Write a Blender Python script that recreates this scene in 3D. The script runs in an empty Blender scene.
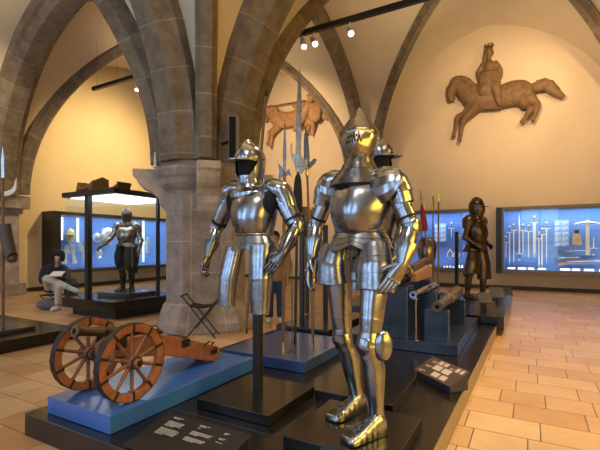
import bpy, math, random
from math import sin, cos, tan, atan, pi, sqrt, exp, radians
from mathutils import Vector, Matrix
random.seed(7)
SC = bpy.context.scene
COL = SC.collection
V = Vector

# ---------------------------------------------------------------- camera geometry
F = 409.0; HZ = 245.0; CX = 300.0; CAMZ = 1.45
TH = radians(29.35)
CT, ST = cos(TH), sin(TH)
def tpx(px): return (px - CX) / F
def D(px, py, d):
    t = tpx(px)
    return V((d * (-ST + t * CT), d * (CT + t * ST), CAMZ - (py - HZ) * d / F))
def W(px, py, Y): return D(px, py, Y / (CT + tpx(px) * ST))
def WX(px, py, X): return D(px, py, X / (-ST + tpx(px) * CT))
def G(px, py, z): return D(px, py, F * (CAMZ - z) / (py - HZ))

# ---------------------------------------------------------------- materials
MATS = {}
def nodes_of(name):
    m = bpy.data.materials.new(name); m.use_nodes = True
    nt = m.node_tree; b = nt.nodes['Principled BSDF']
    return m, nt, b
def mk(name, col, rough=.5, metal=0, noise=0, nscale=8, bump=0, bscale=30, rvar=0, col2=None, spec=None, coat=0):
    m, nt, b = nodes_of(name)
    c = (*col, 1)
    b.inputs['Base Color'].default_value = c
    b.inputs['Roughness'].default_value = rough
    b.inputs['Metallic'].default_value = metal
    if spec is not None: b.inputs['Specular IOR Level'].default_value = spec
    if coat:
        b.inputs['Coat Weight'].default_value = coat; b.inputs['Coat Roughness'].default_value = .12
    tc = nt.nodes.new('ShaderNodeTexCoord')
    if noise or col2:
        n = nt.nodes.new('ShaderNodeTexNoise'); n.inputs['Scale'].default_value = nscale; n.inputs['Detail'].default_value = 6
        n.inputs['Roughness'].default_value = .65
        nt.links.new(tc.outputs['Object'], n.inputs['Vector'])
        r = nt.nodes.new('ShaderNodeValToRGB')
        c2 = col2 or tuple(x * (1 - noise) for x in col)
        r.color_ramp.elements[0].color = (*c2, 1); r.color_ramp.elements[0].position = .35
        r.color_ramp.elements[1].color = c; r.color_ramp.elements[1].position = .65
        nt.links.new(n.outputs['Fac'], r.inputs['Fac'])
        nt.links.new(r.outputs['Color'], b.inputs['Base Color'])
        if rvar:
            mr = nt.nodes.new('ShaderNodeMapRange')
            mr.inputs['To Min'].default_value = rough + rvar; mr.inputs['To Max'].default_value = max(.03, rough - rvar)
            nt.links.new(n.outputs['Fac'], mr.inputs['Value']); nt.links.new(mr.outputs['Result'], b.inputs['Roughness'])
    if bump:
        n2 = nt.nodes.new('ShaderNodeTexNoise'); n2.inputs['Scale'].default_value = bscale; n2.inputs['Detail'].default_value = 3
        nt.links.new(tc.outputs['Object'], n2.inputs['Vector'])
        bp = nt.nodes.new('ShaderNodeBump'); bp.inputs['Strength'].default_value = bump; bp.inputs['Distance'].default_value = .02
        nt.links.new(n2.outputs['Fac'], bp.inputs['Height']); nt.links.new(bp.outputs['Normal'], b.inputs['Normal'])
    MATS[name] = m
    return m
def emit(name, col, strength):
    m, nt, b = nodes_of(name)
    b.inputs['Base Color'].default_value = (*col, 1)
    b.inputs['Emission Color'].default_value = (*col, 1); b.inputs['Emission Strength'].default_value = strength
    MATS[name] = m; return m
def glass(name, tint=(.95, .98, 1)):
    m = bpy.data.materials.new(name); m.use_nodes = True; nt = m.node_tree; nt.nodes.clear()
    o = nt.nodes.new('ShaderNodeOutputMaterial'); mx = nt.nodes.new('ShaderNodeMixShader')
    t = nt.nodes.new('ShaderNodeBsdfTransparent'); t.inputs['Color'].default_value = (*tint, 1)
    g = nt.nodes.new('ShaderNodeBsdfGlossy'); g.inputs['Roughness'].default_value = .02
    lw = nt.nodes.new('ShaderNodeLayerWeight'); lw.inputs['Blend'].default_value = .5
    pw = nt.nodes.new('ShaderNodeMath'); pw.operation = 'POWER'; pw.inputs[1].default_value = 4; nt.links.new(lw.outputs['Facing'], pw.inputs[0])
    fr = nt.nodes.new('ShaderNodeMath'); fr.operation = 'MULTIPLY_ADD'; fr.inputs[1].default_value = .6; fr.inputs[2].default_value = .025; nt.links.new(pw.outputs[0], fr.inputs[0])
    nt.links.new(fr.outputs[0], mx.inputs[0]); nt.links.new(t.outputs[0], mx.inputs[1]); nt.links.new(g.outputs[0], mx.inputs[2])
    nt.links.new(mx.outputs[0], o.inputs[0]); MATS[name] = m; return m
def masonry(name, c1, c2, mortar, bw, rh, ms=.012, uv=True, rough=.8, rot=0, bump=.4, stain=.35, nscale=3.0, squash=1.0, offset=.5, spec=.3, bias=0.0, tint=None):
    m, nt, b = nodes_of(name)
    tc = nt.nodes.new('ShaderNodeTexCoord'); mp = nt.nodes.new('ShaderNodeMapping')
    nt.links.new(tc.outputs['UV' if uv else 'Object'], mp.inputs['Vector'])
    mp.inputs['Rotation'].default_value = (0, 0, rot)
    br = nt.nodes.new('ShaderNodeTexBrick'); br.inputs['Scale'].default_value = 1
    br.inputs['Brick Width'].default_value = bw; br.inputs['Row Height'].default_value = rh
    br.inputs['Mortar Size'].default_value = ms; br.inputs['Mortar Smooth'].default_value = .3; br.offset = offset
    br.inputs['Bias'].default_value = bias
    br.squash = squash; br.squash_frequency = 3
    br.inputs['Color1'].default_value = (*c1, 1); br.inputs['Color2'].default_value = (*c2, 1); br.inputs['Mortar'].default_value = (*mortar, 1)
    nt.links.new(mp.outputs['Vector'], br.inputs['Vector'])
    n = nt.nodes.new('ShaderNodeTexNoise'); n.inputs['Scale'].default_value = nscale; n.inputs['Detail'].default_value = 8; n.inputs['Roughness'].default_value = .7
    nt.links.new(tc.outputs['Object'], n.inputs['Vector'])
    mr = nt.nodes.new('ShaderNodeMapRange'); mr.inputs['From Min'].default_value = .3; mr.inputs['From Max'].default_value = .7
    mr.inputs['To Min'].default_value = 1 - stain; mr.inputs['To Max'].default_value = 1 + stain * .5
    nt.links.new(n.outputs['Fac'], mr.inputs['Value'])
    vm = nt.nodes.new('ShaderNodeVectorMath'); vm.operation = 'SCALE'
    nt.links.new(br.outputs['Color'], vm.inputs[0]); nt.links.new(mr.outputs['Result'], vm.inputs['Scale'])
    nt.links.new(vm.outputs[0], b.inputs['Base Color'])
    b.inputs['Roughness'].default_value = rough; b.inputs['Specular IOR Level'].default_value = spec
    if bump:
        ad = nt.nodes.new('ShaderNodeMath'); ad.operation = 'MULTIPLY_ADD'; ad.inputs[1].default_value = -.8
        nt.links.new(br.outputs['Fac'], ad.inputs[0]); nt.links.new(n.outputs['Fac'], ad.inputs[2])
        bp = nt.nodes.new('ShaderNodeBump'); bp.inputs['Strength'].default_value = bump; bp.inputs['Distance'].default_value = .02
        nt.links.new(ad.outputs[0], bp.inputs['Height']); nt.links.new(bp.outputs['Normal'], b.inputs['Normal'])
    MATS[name] = m; return m

# ---------------------------------------------------------------- mesh builder
class MB:
    def __init__(s): s.v = []; s.f = []; s.uv = {}
    def add(s, vs, fs, uvs=None):
        o = len(s.v); s.v += [V(p) for p in vs]
        for i, f in enumerate(fs):
            if uvs: s.uv[len(s.f)] = uvs[i]
            s.f.append([o + k for k in f])
        return s
    def box(s, c, size, rz=0, M=None):
        c = V(c); h = V(size) / 2
        R = M if M else Matrix.Rotation(rz, 3, 'Z')
        vs = [c + R @ V((h.x * a, h.y * b, h.z * d)) for a in (-1, 1) for b in (-1, 1) for d in (-1, 1)]
        return s.add(vs, [(0, 1, 3, 2), (4, 6, 7, 5), (0, 4, 5, 1), (2, 3, 7, 6), (0, 2, 6, 4), (1, 5, 7, 3)])
    def span(s, a, b):
        a, b = V(a), V(b); return s.box((a + b) / 2, [abs(x) for x in (b - a)])
    def loft(s, rings, caps=(True, True), closed=True, uvs=False):
        n = len(rings[0]); vs = [p for r in rings for p in r]; fs = []; uv = []
        L = 0; Ls = [0]
        for i in range(1, len(rings)):
            L += (V(rings[i][0]) - V(rings[i - 1][0])).length; Ls.append(L)
        per = [0]
        for j in range(n): per.append(per[-1] + (V(rings[0][j]) - V(rings[0][(j + 1) % n])).length)
        m = n if closed else n - 1
        for i in range(len(rings) - 1):
            for j in range(m):
                k = (j + 1) % n
                fs.append((i * n + j, i * n + k, (i + 1) * n + k, (i + 1) * n + j))
                uv.append([(Ls[i], per[j]), (Ls[i], per[j + 1]), (Ls[i + 1], per[j + 1]), (Ls[i + 1], per[j])])
        if closed and caps[0]: fs.append(tuple(range(n))[::-1]); uv.append([(0, 0)] * n)
        if closed and caps[1]: fs.append(tuple(range((len(rings) - 1) * n, len(rings) * n))); uv.append([(0, 0)] * n)
        return s.add(vs, fs, uv if uvs else None)
    def tube(s, pts, r, n=10, caps=(True, True), front=(0, -1, 0)):
        rr = [(x, x) for x in r] if isinstance(r, (list, tuple)) else [(r, r)] * len(pts)
        return s.limb(pts, rr, n, caps, front)
    def limb(s, pts, rr, n=18, caps=(True, True), front=(0, -1, 0)):
        pts = [V(p) for p in pts]; rings = []
        for i, p in enumerate(pts):
            t = (pts[min(i + 1, len(pts) - 1)] - pts[max(i - 1, 0)]).normalized()
            f = V(front)
            if abs(t.dot(f.normalized())) > .97: f = V((0, 0, 1)) if abs(t.z) < .9 else V((1, 0, 0))
            sd = t.cross(f).normalized(); fr = sd.cross(t).normalized()
            rings.append([p + sd * rr[i][0] * cos(2 * pi * k / n) + fr * rr[i][1] * sin(2 * pi * k / n) for k in range(n)])
        return s.loft(rings, caps)
    def cyl(s, a, b, r, r2=None, n=16): return s.tube([a, b], [r, r if r2 is None else r2], n)
    def lathe(s, prof, c=(0, 0, 0), axis=(0, 0, 1), n=24, caps=(True, True)):
        ax = V(axis).normalized(); q = V((0, 0, 1)).rotation_difference(ax).to_matrix(); c = V(c)
        return s.loft([[c + q @ V((r * cos(2 * pi * k / n), r * sin(2 * pi * k / n), z)) for k in range(n)] for r, z in prof], caps)
    def ell(s, c, r, M=None, n=16, m=10):
        c = V(c); M = M or Matrix.Identity(3); rings = []
        for i in range(m + 1):
            a = -pi / 2 + pi * (i + .02) / (m + .04)
            rings.append([c + M @ V((r[0] * cos(a) * cos(2 * pi * k / n), r[1] * cos(a) * sin(2 * pi * k / n), r[2] * sin(a))) for k in range(n)])
        return s.loft(rings)
    def plate(s, outline, o, ax, ay, th):
        o, ax, ay = V(o), V(ax).normalized(), V(ay).normalized(); nz = ax.cross(ay).normalized() * th / 2
        a = [o + ax * x + ay * y - nz for x, y in outline]; b = [o + ax * x + ay * y + nz for x, y in outline]; n = len(a)
        return s.add(a + b, [tuple(range(n))[::-1], tuple(range(n, 2 * n))] + [(i, (i + 1) % n, n + (i + 1) % n, n + i) for i in range(n)])
    def xf(s, M):
        s.v = [M @ p for p in s.v]; return s
    def build(s, name, mat, parent=None, smooth=True, bevel=0, sub=0, solid=0, remesh=0, sm=0, org=None, angle=40):
        if org is None:
            if parent is not None: org = V(parent.get('_o', (0, 0, 0)))
            else:
                lo = [min(p[i] for p in s.v) for i in range(3)]; hi = [max(p[i] for p in s.v) for i in range(3)]
                org = V(((lo[0] + hi[0]) / 2, (lo[1] + hi[1]) / 2, lo[2]))
        me = bpy.data.meshes.new(name)
        me.from_pydata([tuple(p - org) for p in s.v], [], s.f)
        if s.uv:
            ul = me.uv_layers.new(name='UVMap')
            for pi_, pol in enumerate(me.polygons):
                if pi_ in s.uv:
                    for li, u in zip(pol.loop_indices, s.uv[pi_]): ul.data[li].uv = u
        me.update()
        import bmesh as _b
        bm = _b.new(); bm.from_mesh(me); _b.ops.recalc_face_normals(bm, faces=bm.faces); bm.to_mesh(me); bm.free()
        if smooth:
            for p in me.polygons: p.use_smooth = True
            if not remesh: me.set_sharp_from_angle(angle=radians(angle))
        me.materials.append(MATS[mat])
        o = bpy.data.objects.new(name, me); COL.objects.link(o)
        if parent is not None: o.parent = parent; o['_o'] = tuple(org)
        else: o.location = org; o['_o'] = tuple(org)
        if bevel:
            b = o.modifiers.new('bevel', 'BEVEL'); b.width = bevel; b.segments = 2; b.limit_method = 'ANGLE'
        if solid:
            q = o.modifiers.new('solid', 'SOLIDIFY'); q.thickness = solid; q.offset = 0
        if remesh:
            r = o.modifiers.new('remesh', 'REMESH'); r.mode = 'VOXEL'; r.voxel_size = remesh; r.use_smooth_shade = True
            if sm:
                q = o.modifiers.new('smooth', 'SMOOTH'); q.iterations = sm; q.factor = .5
        if sub:
            q = o.modifiers.new('sub', 'SUBSURF'); q.levels = sub; q.render_levels = sub
        return o

def tag(o, label, cat, group=None):
    o['label'] = label; o['category'] = cat
    if group: o['group'] = group
    return o
def struct(o, label=None):
    o['kind'] = 'structure'
    if label: o['label'] = label
    return o
def thing(name, label, cat, loc=(0, 0, 0), group=None):
    o = bpy.data.objects.new(name, None); COL.objects.link(o); o.location = loc; o['_o'] = tuple(loc)
    o.empty_display_size = .1
    return tag(o, label, cat, group)
def dup(root, loc, rz=None, label=None, group=None, scale=None):
    def cp(o, p):
        c = o.copy(); COL.objects.link(c)
        if p is not None: c.parent = p
        for ch in o.children: cp(ch, c)
        return c
    r = cp(root, None); r.location = loc
    if rz is not None: r.rotation_euler = rz if isinstance(rz, tuple) else (0, 0, rz)
    if scale: r.scale = (scale,) * 3 if not isinstance(scale, tuple) else scale
    if label: r['label'] = label
    if group: r['group'] = group
    return r
def cat_rom(vals, k):
    out = []; n = len(vals)
    vs = [list(v) if hasattr(v, '__len__') else [v] for v in vals]
    for i in range(n - 1):
        p0, p1, p2, p3 = vs[max(i - 1, 0)], vs[i], vs[i + 1], vs[min(i + 2, n - 1)]
        for j in range(k):
            t = j / k
            out.append([.5 * (2 * b + (c - a) * t + (2 * a - 5 * b + 4 * c - d) * t * t + (3 * b - a - 3 * c + d) * t ** 3) for a, b, c, d in zip(p0, p1, p2, p3)])
    out.append(vs[-1]); return out
def slimb(mb, pts, rr, k=5, n=20, caps=(True, True), front=(0, -1, 0), lam=0, lamd=.006):
    """smooth tapered shell along joints; lam = number of overlapping bands"""
    d = cat_rom([list(p) + list(r) for p, r in zip(pts, rr)], k)
    P = [V(x[:3]) for x in d]; R = [(x[3], x[4]) for x in d]
    if lam:      # overlapping plates: every band flares a little and ends in a crisp edge
        P2 = []; R2 = []
        def at(u):
            u *= len(P) - 1; a = min(int(u), len(P) - 2); t = u - a
            return P[a].lerp(P[a + 1], t), tuple(x + (y - x) * t for x, y in zip(R[a], R[a + 1]))
        for i in range(lam):
            for j, e in ((0, 0), (.5, .6), (1, 1)):
                p, r = at((i + j * .985) / lam); P2.append(p); R2.append(tuple(x + lamd * e for x in r))
        P, R = P2, R2
    return mb.limb(P, R, n, caps, front)
# ---------------------------------------------------------------- materials list
mk('steel', (.36, .39, .455), .24, 1, noise=.35, nscale=9, rvar=.10, bump=.12, bscale=14)
mk('steel_dark', (.20, .205, .22), .26, 1, noise=.4, nscale=10, rvar=.08, bump=.10, bscale=16)
mk('steel_warm', (.44, .41, .35), .25, 1, noise=.35, nscale=9, rvar=.1, bump=.12, bscale=14)
mk('black_steel', (.10, .095, .09), .25, 1, noise=.4, nscale=9, rvar=.08, bump=.1)
mk('brown_steel', (.115, .082, .06), .30, .9, noise=.4, nscale=9, rvar=.08, bump=.1)
mk('brass', (.72, .50, .20), .25, 1, noise=.3, rvar=.08)
mk('bronze', (.22, .165, .10), .35, 1, noise=.4, rvar=.1)
mk('black_metal', (.012, .012, .014), .42)
mk('black_cloth', (.010, .010, .011), .9)
mk('void', (.004, .004, .004), .95)
mk('black_plinth', (.009, .008, .008), .24, noise=.3, nscale=3, coat=.15)
mk('slab_blue', (.030, .062, .19), .28, noise=.15, nscale=3, coat=.4)
mk('blue_plinth', (.032, .12, .42), .30, noise=.15, nscale=3, coat=.3)
mk('navy_plinth', (.014, .024, .058), .30, noise=.15, nscale=3, coat=.3)
mk('grey_plinth', (.05, .055, .075), .25, noise=.15, nscale=3, coat=.3)
mk('tan_reflection', (.26, .19, .12), .45)
mk('label_black', (.013, .012, .013), .45)
mk('label_brown', (.065, .042, .032), .5)
mk('print_white', (.75, .74, .72), .7)
mk('print_pale', (.50, .42, .38), .7)
mk('wood_spoke', (.20, .085, .05), .45, noise=.4, nscale=14)
mk('steel_helm', (.27, .255, .245), .27, 1, noise=.4, nscale=8, rvar=.08, bump=.1)
mk('sword_steel', (.80, .76, .66), .35, .35)
mk('steel_pale', (.70, .70, .70), .3, .6, noise=.2)
mk('wood_orange', (.32, .118, .055), .45, noise=.45, nscale=14, bump=.15, bscale=40)
mk('wood_brown', (.20, .10, .045), .5, noise=.4, nscale=14, bump=.1, bscale=40)
mk('wood_pale', (.30, .17, .08), .55, noise=.4, nscale=10, bump=.2, bscale=25)
mk('carved_wood', (.20, .118, .052), .65, noise=.45, nscale=7, bump=.5, bscale=22)
mk('carved_wood_red', (.43, .25, .12), .65, noise=.45, nscale=7, bump=.5, bscale=22)
mk('gun_bronze', (.15, .11, .065), .38, .9, noise=.4, rvar=.1)
mk('speaker_tan', (.20, .16, .11), .6)
mk('iron', (.035, .03, .03), .55, .6, noise=.3, nscale=12, bump=.2)
mk('leather', (.30, .15, .06), .6, noise=.3)
mk('red_cloth', (.25, .02, .02), .8)
mk('white_paint', (.75, .75, .73), .5)
mk('ivory', (.72, .66, .52), .5)
mk('flask_tan', (.62, .46, .22), .5, noise=.25)
mk('frame_bronze', (.16, .13, .10), .4, .3)
mk('frame_black', (.012, .011, .011), .4)
mk('case_blue', (.10, .22, .52), .75)
mk('case_blue_dark', (.07, .15, .42), .75)
mk('panel_blue', (.20, .36, .68), .7)
mk('plaster', (.64, .54, .385), .9, noise=.06, nscale=1.2, bump=.05, bscale=6)
mk('plaster_vault', (.64, .565, .43), .9, noise=.06, nscale=1.2, bump=.05, bscale=6)
mk('baseboard_dark', (.035, .03, .028), .5)
mk('skin', (.44, .25, .175), .5)
mk('hair', (.008, .006, .006), .8)
mk('print_grey', (.42, .42, .42), .7)
mk('jacket', (.012, .015, .028), .85, noise=.3, nscale=20)
mk('trousers_white', (.50, .46, .38), .85, noise=.12, nscale=15)
mk('denim', (.035, .05, .10), .85, noise=.3, nscale=25)
mk('tan_coat', (.32, .19, .09), .8)
mk('shoe_white', (.6, .58, .54), .6)
mk('bag_grey', (.16, .17, .20), .85, noise=.6, nscale=30)
mk('paper', (.7, .7, .68), .7)
glass('case_glass')
emit('led', (.80, .91, 1.0), 14)
emit('led_soft', (.85, .93, 1.0), .8)
emit('canopy_glow', (.88, .95, 1.0), 2.2)
emit('lamp_lens', (1.0, .93, .80), 14)
emit('daylight', (.46, .70, 1.0), 3.0)
masonry('pillar_stone', (.305, .252, .222), (.365, .305, .27), (.48, .41, .34), 1.05, .62, .010, nscale=4, stain=.45, bump=.35)
masonry('rib_stone', (.195, .155, .115), (.255, .205, .155), (.31, .25, .18), .72, 4.0, .016, nscale=3.5, stain=.5, bump=.4)
masonry('stone_floor', (.47, .265, .12), (.60, .42, .245), (.08, .06, .035), .53, .36, .005, uv=False, nscale=1.3, stain=.22, rough=.32, bump=.12, spec=.5, squash=.7, offset=.37)

# ---------------------------------------------------------------- room plan
XL, YB, XR, YF = -13.6, 15.0, 4.2, -4.4
SP = 2.85                      # springing height
PL = V((-5.15, 5.65, 0))        # free-standing pillar
m = MB().span((XL - .2, YF - .2, -.15), (XR + .2, YB + .2, 0)); struct(m.build('floor', 'stone_floor', smooth=False))
m = MB().span((XL - .2, YB, 0), (XR + .2, YB + .2, 10)); struct(m.build('wall_back', 'plaster', smooth=False))
m = MB().span((XL - .2, YF - .2, 0), (XL, YB + .2, 10)); struct(m.build('wall_left', 'plaster', smooth=False))
m = MB().span((XR, YF - .2, 0), (XR + .2, YB + .2, 10)); struct(m.build('wall_right', 'plaster', smooth=False))
# front wall (behind the camera) with tall windows
wx = [(-12.4, -10.2), (-8.6, -6.2), (-4.7, -2.2), (-.6, 1.8)]
m = MB(); xs = [XL - .2] + [q for w in wx for q in w] + [XR + .2]
for i in range(0, len(xs), 2): m.span((xs[i], YF - .2, 0), (xs[i + 1], YF, 10))
for a, b in wx:
    m.span((a, YF - .2, 0), (b, YF, .5)); m.span((a, YF - .2, 5.6), (b, YF, 10))
struct(m.build('wall_front', 'plaster', smooth=False))
for i, (a, b) in enumerate(wx):
    r = MB()
    for x in (a + .04, (a + b) / 2, b - .04): r.span((x - .04, YF - .14, 0.5), (x + .04, YF - .02, 5.6))
    for z in (.54, 1.6, 2.75, 4.15, 5.56): r.span((a, YF - .13, z - .035), (b, YF - .03, z + .035))
    fr = struct(r.build('window_%d' % (i + 1), 'frame_black', smooth=False))
    p = MB().span((a, YF - .12, .5), (b, YF - .10, 5.6)).build('window_pane', 'daylight', fr, smooth=False)
# baseboards
for nm, a, b in (('baseboard_back', (XL, YB - .03, 0), (XR, YB, .12)), ('baseboard_left', (XL, YF, 0), (XL + .03, YB, .12))):
    struct(MB().span(a, b).build(nm, 'baseboard_dark', smooth=False))

# ---- vault
RR = 1.22; PK = sqrt(RR * RR - (RR - 1) ** 2); CL = .90
def gprof(u):
    a = abs(u) / CL
    if a >= 1: return 0.0
    return sqrt(max(0, RR * RR - (a + RR - 1) ** 2)) / PK
HX, HY, HK = 4.75, 5.35, 5.95
HXB = 5.95                     # the arches against the back wall rise higher
def bay_pt(c, u, v):
    a, b, d, e = c; hx1 = HXB if d.y > 14 else HX
    hA = HK + (hx1 - HX) / 2 * v + ((hx1 + HX) / 2 - HK) * v * v
    s, t = (u + 1) / 2, (v + 1) / 2
    p = a * (1 - s) * (1 - t) + b * s * (1 - t) + d * s * t + e * (1 - s) * t
    S_ = SP + (1.4 * (v + 1) / 2 if d.y > 14 else 0); dS_ = S_ - SP
    z = max((hA - dS_) * gprof(u), (HK + (HY - HK) * u * u - dS_) * gprof(v))
    return V((p.x, p.y, S_ + z))
c00, c10, c20 = V((XL, YF, 0)), V((-5.15, YF, 0)), V((XR, YF, 0))
c01, c11, c21 = V((XL + .3, 5.85, 0)), V(PL), V((XR, 5.65, 0))
c02, c12, c22 = V((XL, YB, 0)), V((-5.5, YB, 0)), V((3.0, YB, 0))
struct(MB().span((XL - .2, YF - .2, 10), (XR + .2, YB + .2, 10.15)).build('top_cover', 'plaster', smooth=False))  # unseen slab added over the vault to keep sky light out
bays = [(c00, c10, c11, c01), (c10, c20, c21, c11), (c01, c11, c12, c02), (c11, c21, c22, c12)]
NB = 36
m = MB()
for c in bays:
    ts = [sin(pi / 2 * (2 * i / NB - 1)) for i in range(NB + 1)]
    vs = [bay_pt(c, u, v) for v in ts for u in ts]; fs = []
    for j in range(NB):
        for i in range(NB):
            a = j * (NB + 1) + i; q = (a, a + 1, a + NB + 2, a + NB + 1)
            if (i < NB / 2) == (j < NB / 2): fs += [(q[0], q[1], q[2]), (q[0], q[2], q[3])]
            else: fs += [(q[0], q[1], q[3]), (q[1], q[2], q[3])]
    m.add(vs, fs)
struct(m.build('ceiling', 'plaster_vault', smooth=True, angle=30))

def rib(pts, w, dep, name):
    pts = [V(p) for p in pts]; ch = pts[-1] - pts[0]; ch.z = 0; ch.normalize(); sd = V((-ch.y, ch.x, 0)); rings = []
    prof = [(-w / 2, .12), (-w / 2, -dep * .45), (-w * .40, -dep * .55), (-w * .25, -dep), (w * .25, -dep), (w * .40, -dep * .55), (w / 2, -dep * .45), (w / 2, .12)]
    for i, p in enumerate(pts):
        t = (pts[min(i + 1, len(pts) - 1)] - pts[max(i - 1, 0)]).normalized(); up = sd.cross(t).normalized()
        if up.dot(V((0, 0, 1))) < -.01: up = -up
        if i == 0: up = -ch if up.z < .5 else up
        if i == len(pts) - 1: up = ch if up.z < .5 else up
        rings.append([p + sd * a + up * b for a, b in prof])
    mb = MB().loft(rings, uvs=True)
    return struct(mb.build(name, 'rib_stone', smooth=True, angle=25))
NR = 44
tn = [0]
def trim():
    tn[0] += 1; return 'trim_%d' % tn[0]
us = [CL * sin(pi / 2 * (2 * i / NR - 1)) for i in range(NR + 1)]
def edge(c, side, w, dep):
    if side == 'v+': pts = [bay_pt(c, u, 1) for u in us]
    elif side == 'v-': pts = [bay_pt(c, u, -1) for u in us]
    elif side == 'u+': pts = [bay_pt(c, 1, u) for u in us]
    else: pts = [bay_pt(c, -1, u) for u in us]
    rib(pts, w, dep, trim())
def diag(c, s, w=.34, dep=.30):
    rib([bay_pt(c, u, u * s) for u in us], w, dep, trim())
edge(bays[0], 'v+', .80, .38)     # arch to the left wall pier
edge(bays[1], 'v+', .80, .38)     # arch to the right
edge(bays[0], 'u+', .80, .38)     # arch towards the front
edge(bays[2], 'u+', .44, .34)     # arch to the back wall
for b in bays: diag(b, 1); diag(b, -1)

# ---- the pillar
def chamf(c, half, ch, z):     # square turned 45 deg with wide diagonal faces
    a, b = half, ch
    return [V((c.x + x, c.y + y, z)) for x, y in [(-b, -a), (b, -a), (a, -b), (a, b), (b, a), (-b, a), (-a, b), (-a, -b)]]
pr = MB()
prof = [(0, .93), (.16, .93), (.18, .90), (.34, .86), (.40, .80), (.46, .755), (2.30, .755)]
pr.loft([chamf(PL, h, h * .22 + .02, z) for z, h in prof], uvs=True)
pil = struct(pr.build('pillar', 'pillar_stone', smooth=False, bevel=.02), 'thick chamfered stone pillar carrying the vault')
cp = MB()
prof = [(2.28, .76), (2.36, .78), (2.40, .84), (2.46, .90), (2.56, .92), (2.60, .97), (2.74, 1.0), (2.76, .93), (2.86, .80)]
cp.loft([chamf(PL, h - .06, h * .24 + .02, z) for z, h in prof], uvs=True)
cp.build('capital', 'pillar_stone', pil, smooth=False, bevel=.012)
for ax, ay in ((-1, 1), (1, 1), (1, -1), (-1, -1)):
    a = V((ax, ay, 0)).normalized(); b = V((-ay, ax, 0)); k = MB()
    for_ = [(.45, 2.755), (1.22, 2.755), (1.22, 2.64), (1.16, 2.60), (1.14, 2.52), (1.06, 2.44), (.90, 2.36), (.80, 2.25), (.78, 2.14), (.72, 2.08), (.66, 2.0), (.45, 2.0)]
    k.plate(for_, PL, a, (0, 0, 1), .36)
    k.build('bracket', 'pillar_stone', pil, smooth=False, bevel=.012)
im = MB()                               # block the ribs rise from
im.loft([chamf(PL, h, h * .35, z) for z, h in [(2.80, .66), (3.3, .60), (3.9, .50), (4.4, .40)]], uvs=True)
im.build('springer', 'rib_stone', pil, smooth=False)
# ---- left wall pier
pier = MB()
def rect(x0, x1, y0, y1, z): return [V((x0, y0, z)), V((x1, y0, z)), V((x1, y1, z)), V((x0, y1, z))]
PX = XL; Yp = 5.9
for z0, z1, o, h in ((0, .35, .75, .62), (.35, 2.35, .60, .50), (2.35, 2.5, .68, .56), (2.5, 2.86, .82, .70), (2.86, 3.6, .62, .45)):
    pier.loft([rect(PX, PX + o, Yp - h, Yp + h, z0), rect(PX, PX + o, Yp - h, Yp + h, z1)], uvs=True)
struct(pier.build('wall_pier', 'pillar_stone', smooth=False, bevel=.02), 'stone pier on the left wall')
# ---- corbels on the back wall
for cx in (-5.5, 3.0):
    k = MB(); k.plate([(0, 4.3), (.55, 4.3), (.55, 4.15), (.42, 3.9), (.2, 3.55), (0, 3.35)], (cx, YB, 0), (0, -1, 0), (0, 0, 1), .7)
    struct(k.build('corbel', 'rib_stone', smooth=False, bevel=.015), 'stone corbel on the back wall')
# ---------------------------------------------------------------- armour building
def sgn(x): return -1 if x < 0 else 1
def body_ring(c, hw, df, db, z=None, keel=0, n=36, kw=.05, yaw=0, dz=None):
    """horizontal ring, front towards -y"""
    out = []
    for k in range(n):
        a = 2 * pi * k / n
        x = hw * sgn(cos(a)) * abs(cos(a)) ** .85
        y = -sin(a) * (df if sin(a) > 0 else db)
        if sin(a) > 0 and keel: y -= keel * exp(-(x / kw) ** 2)
        zz = dz(x, sin(a)) if dz else 0
        xr, yr = x * cos(yaw) - y * sin(yaw), x * sin(yaw) + y * cos(yaw)
        out.append(V((c[0] + xr, c[1] + yr, c[2] + zz)))
    return out
def seg_shell(mb, P, R, a0, a1, front, n=14, lam=0, lamd=.005, th=.004):
    """open curved plate: arc from angle a0..a1 round a centre line, 0 = side, 90 = front"""
    P = [V(p) for p in P]; lam = max(lam, 1); us = []; sws = []; rings = []
    sub = 3 if lam > 4 else 6
    for i in range(lam):
        for j in range(sub + 1): us.append((i + j / sub * .985) / lam); sws.append(lamd * j / sub)
    for uu, sw in zip(us, sws):
        u = uu * (len(P) - 1); a = min(int(u), len(P) - 2); t = u - a
        p = P[a].lerp(P[a + 1], t); r = [x + (y - x) * t for x, y in zip(R[a], R[a + 1])]
        tg = (P[min(a + 1, len(P) - 1)] - P[max(a - (1 if t < .5 else 0), 0)]).normalized(); sd = tg.cross(V(front)).normalized(); fr = sd.cross(tg).normalized()
        rings.append([p + sd * (r[0] + sw) * cos(radians(a0 + (a1 - a0) * k / n)) + fr * (r[1] + sw) * sin(radians(a0 + (a1 - a0) * k / n)) for k in range(n + 1)])
    outer = rings
    full = []
    for i, r in enumerate(outer):
        u = us[i] * (len(P) - 1); a = min(int(u), len(P) - 2); p = P[a].lerp(P[a + 1], u - a)
        inn = [q + (p - q).normalized() * th for q in r[::-1]]
        full.append(r + inn)
    mb.loft(full)
    return mb
def dome(mb, c, nrm, up, rx, ry, h, n=18, m=5, lip=.004):
    nrm = V(nrm).normalized(); up = V(up); sx = up.cross(nrm).normalized(); up = nrm.cross(sx).normalized(); c = V(c); rings = []
    rings.append([c - nrm * lip + sx * rx * .96 * cos(2 * pi * k / n) + up * ry * .96 * sin(2 * pi * k / n) for k in range(n)])
    for i in range(m + 1):
        a = pi / 2 * i / m * .98
        rings.append([c + nrm * h * sin(a) + sx * rx * cos(a) * cos(2 * pi * k / n) + up * ry * cos(a) * sin(2 * pi * k / n) for k in range(n)])
    mb.loft(rings); return mb
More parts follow.
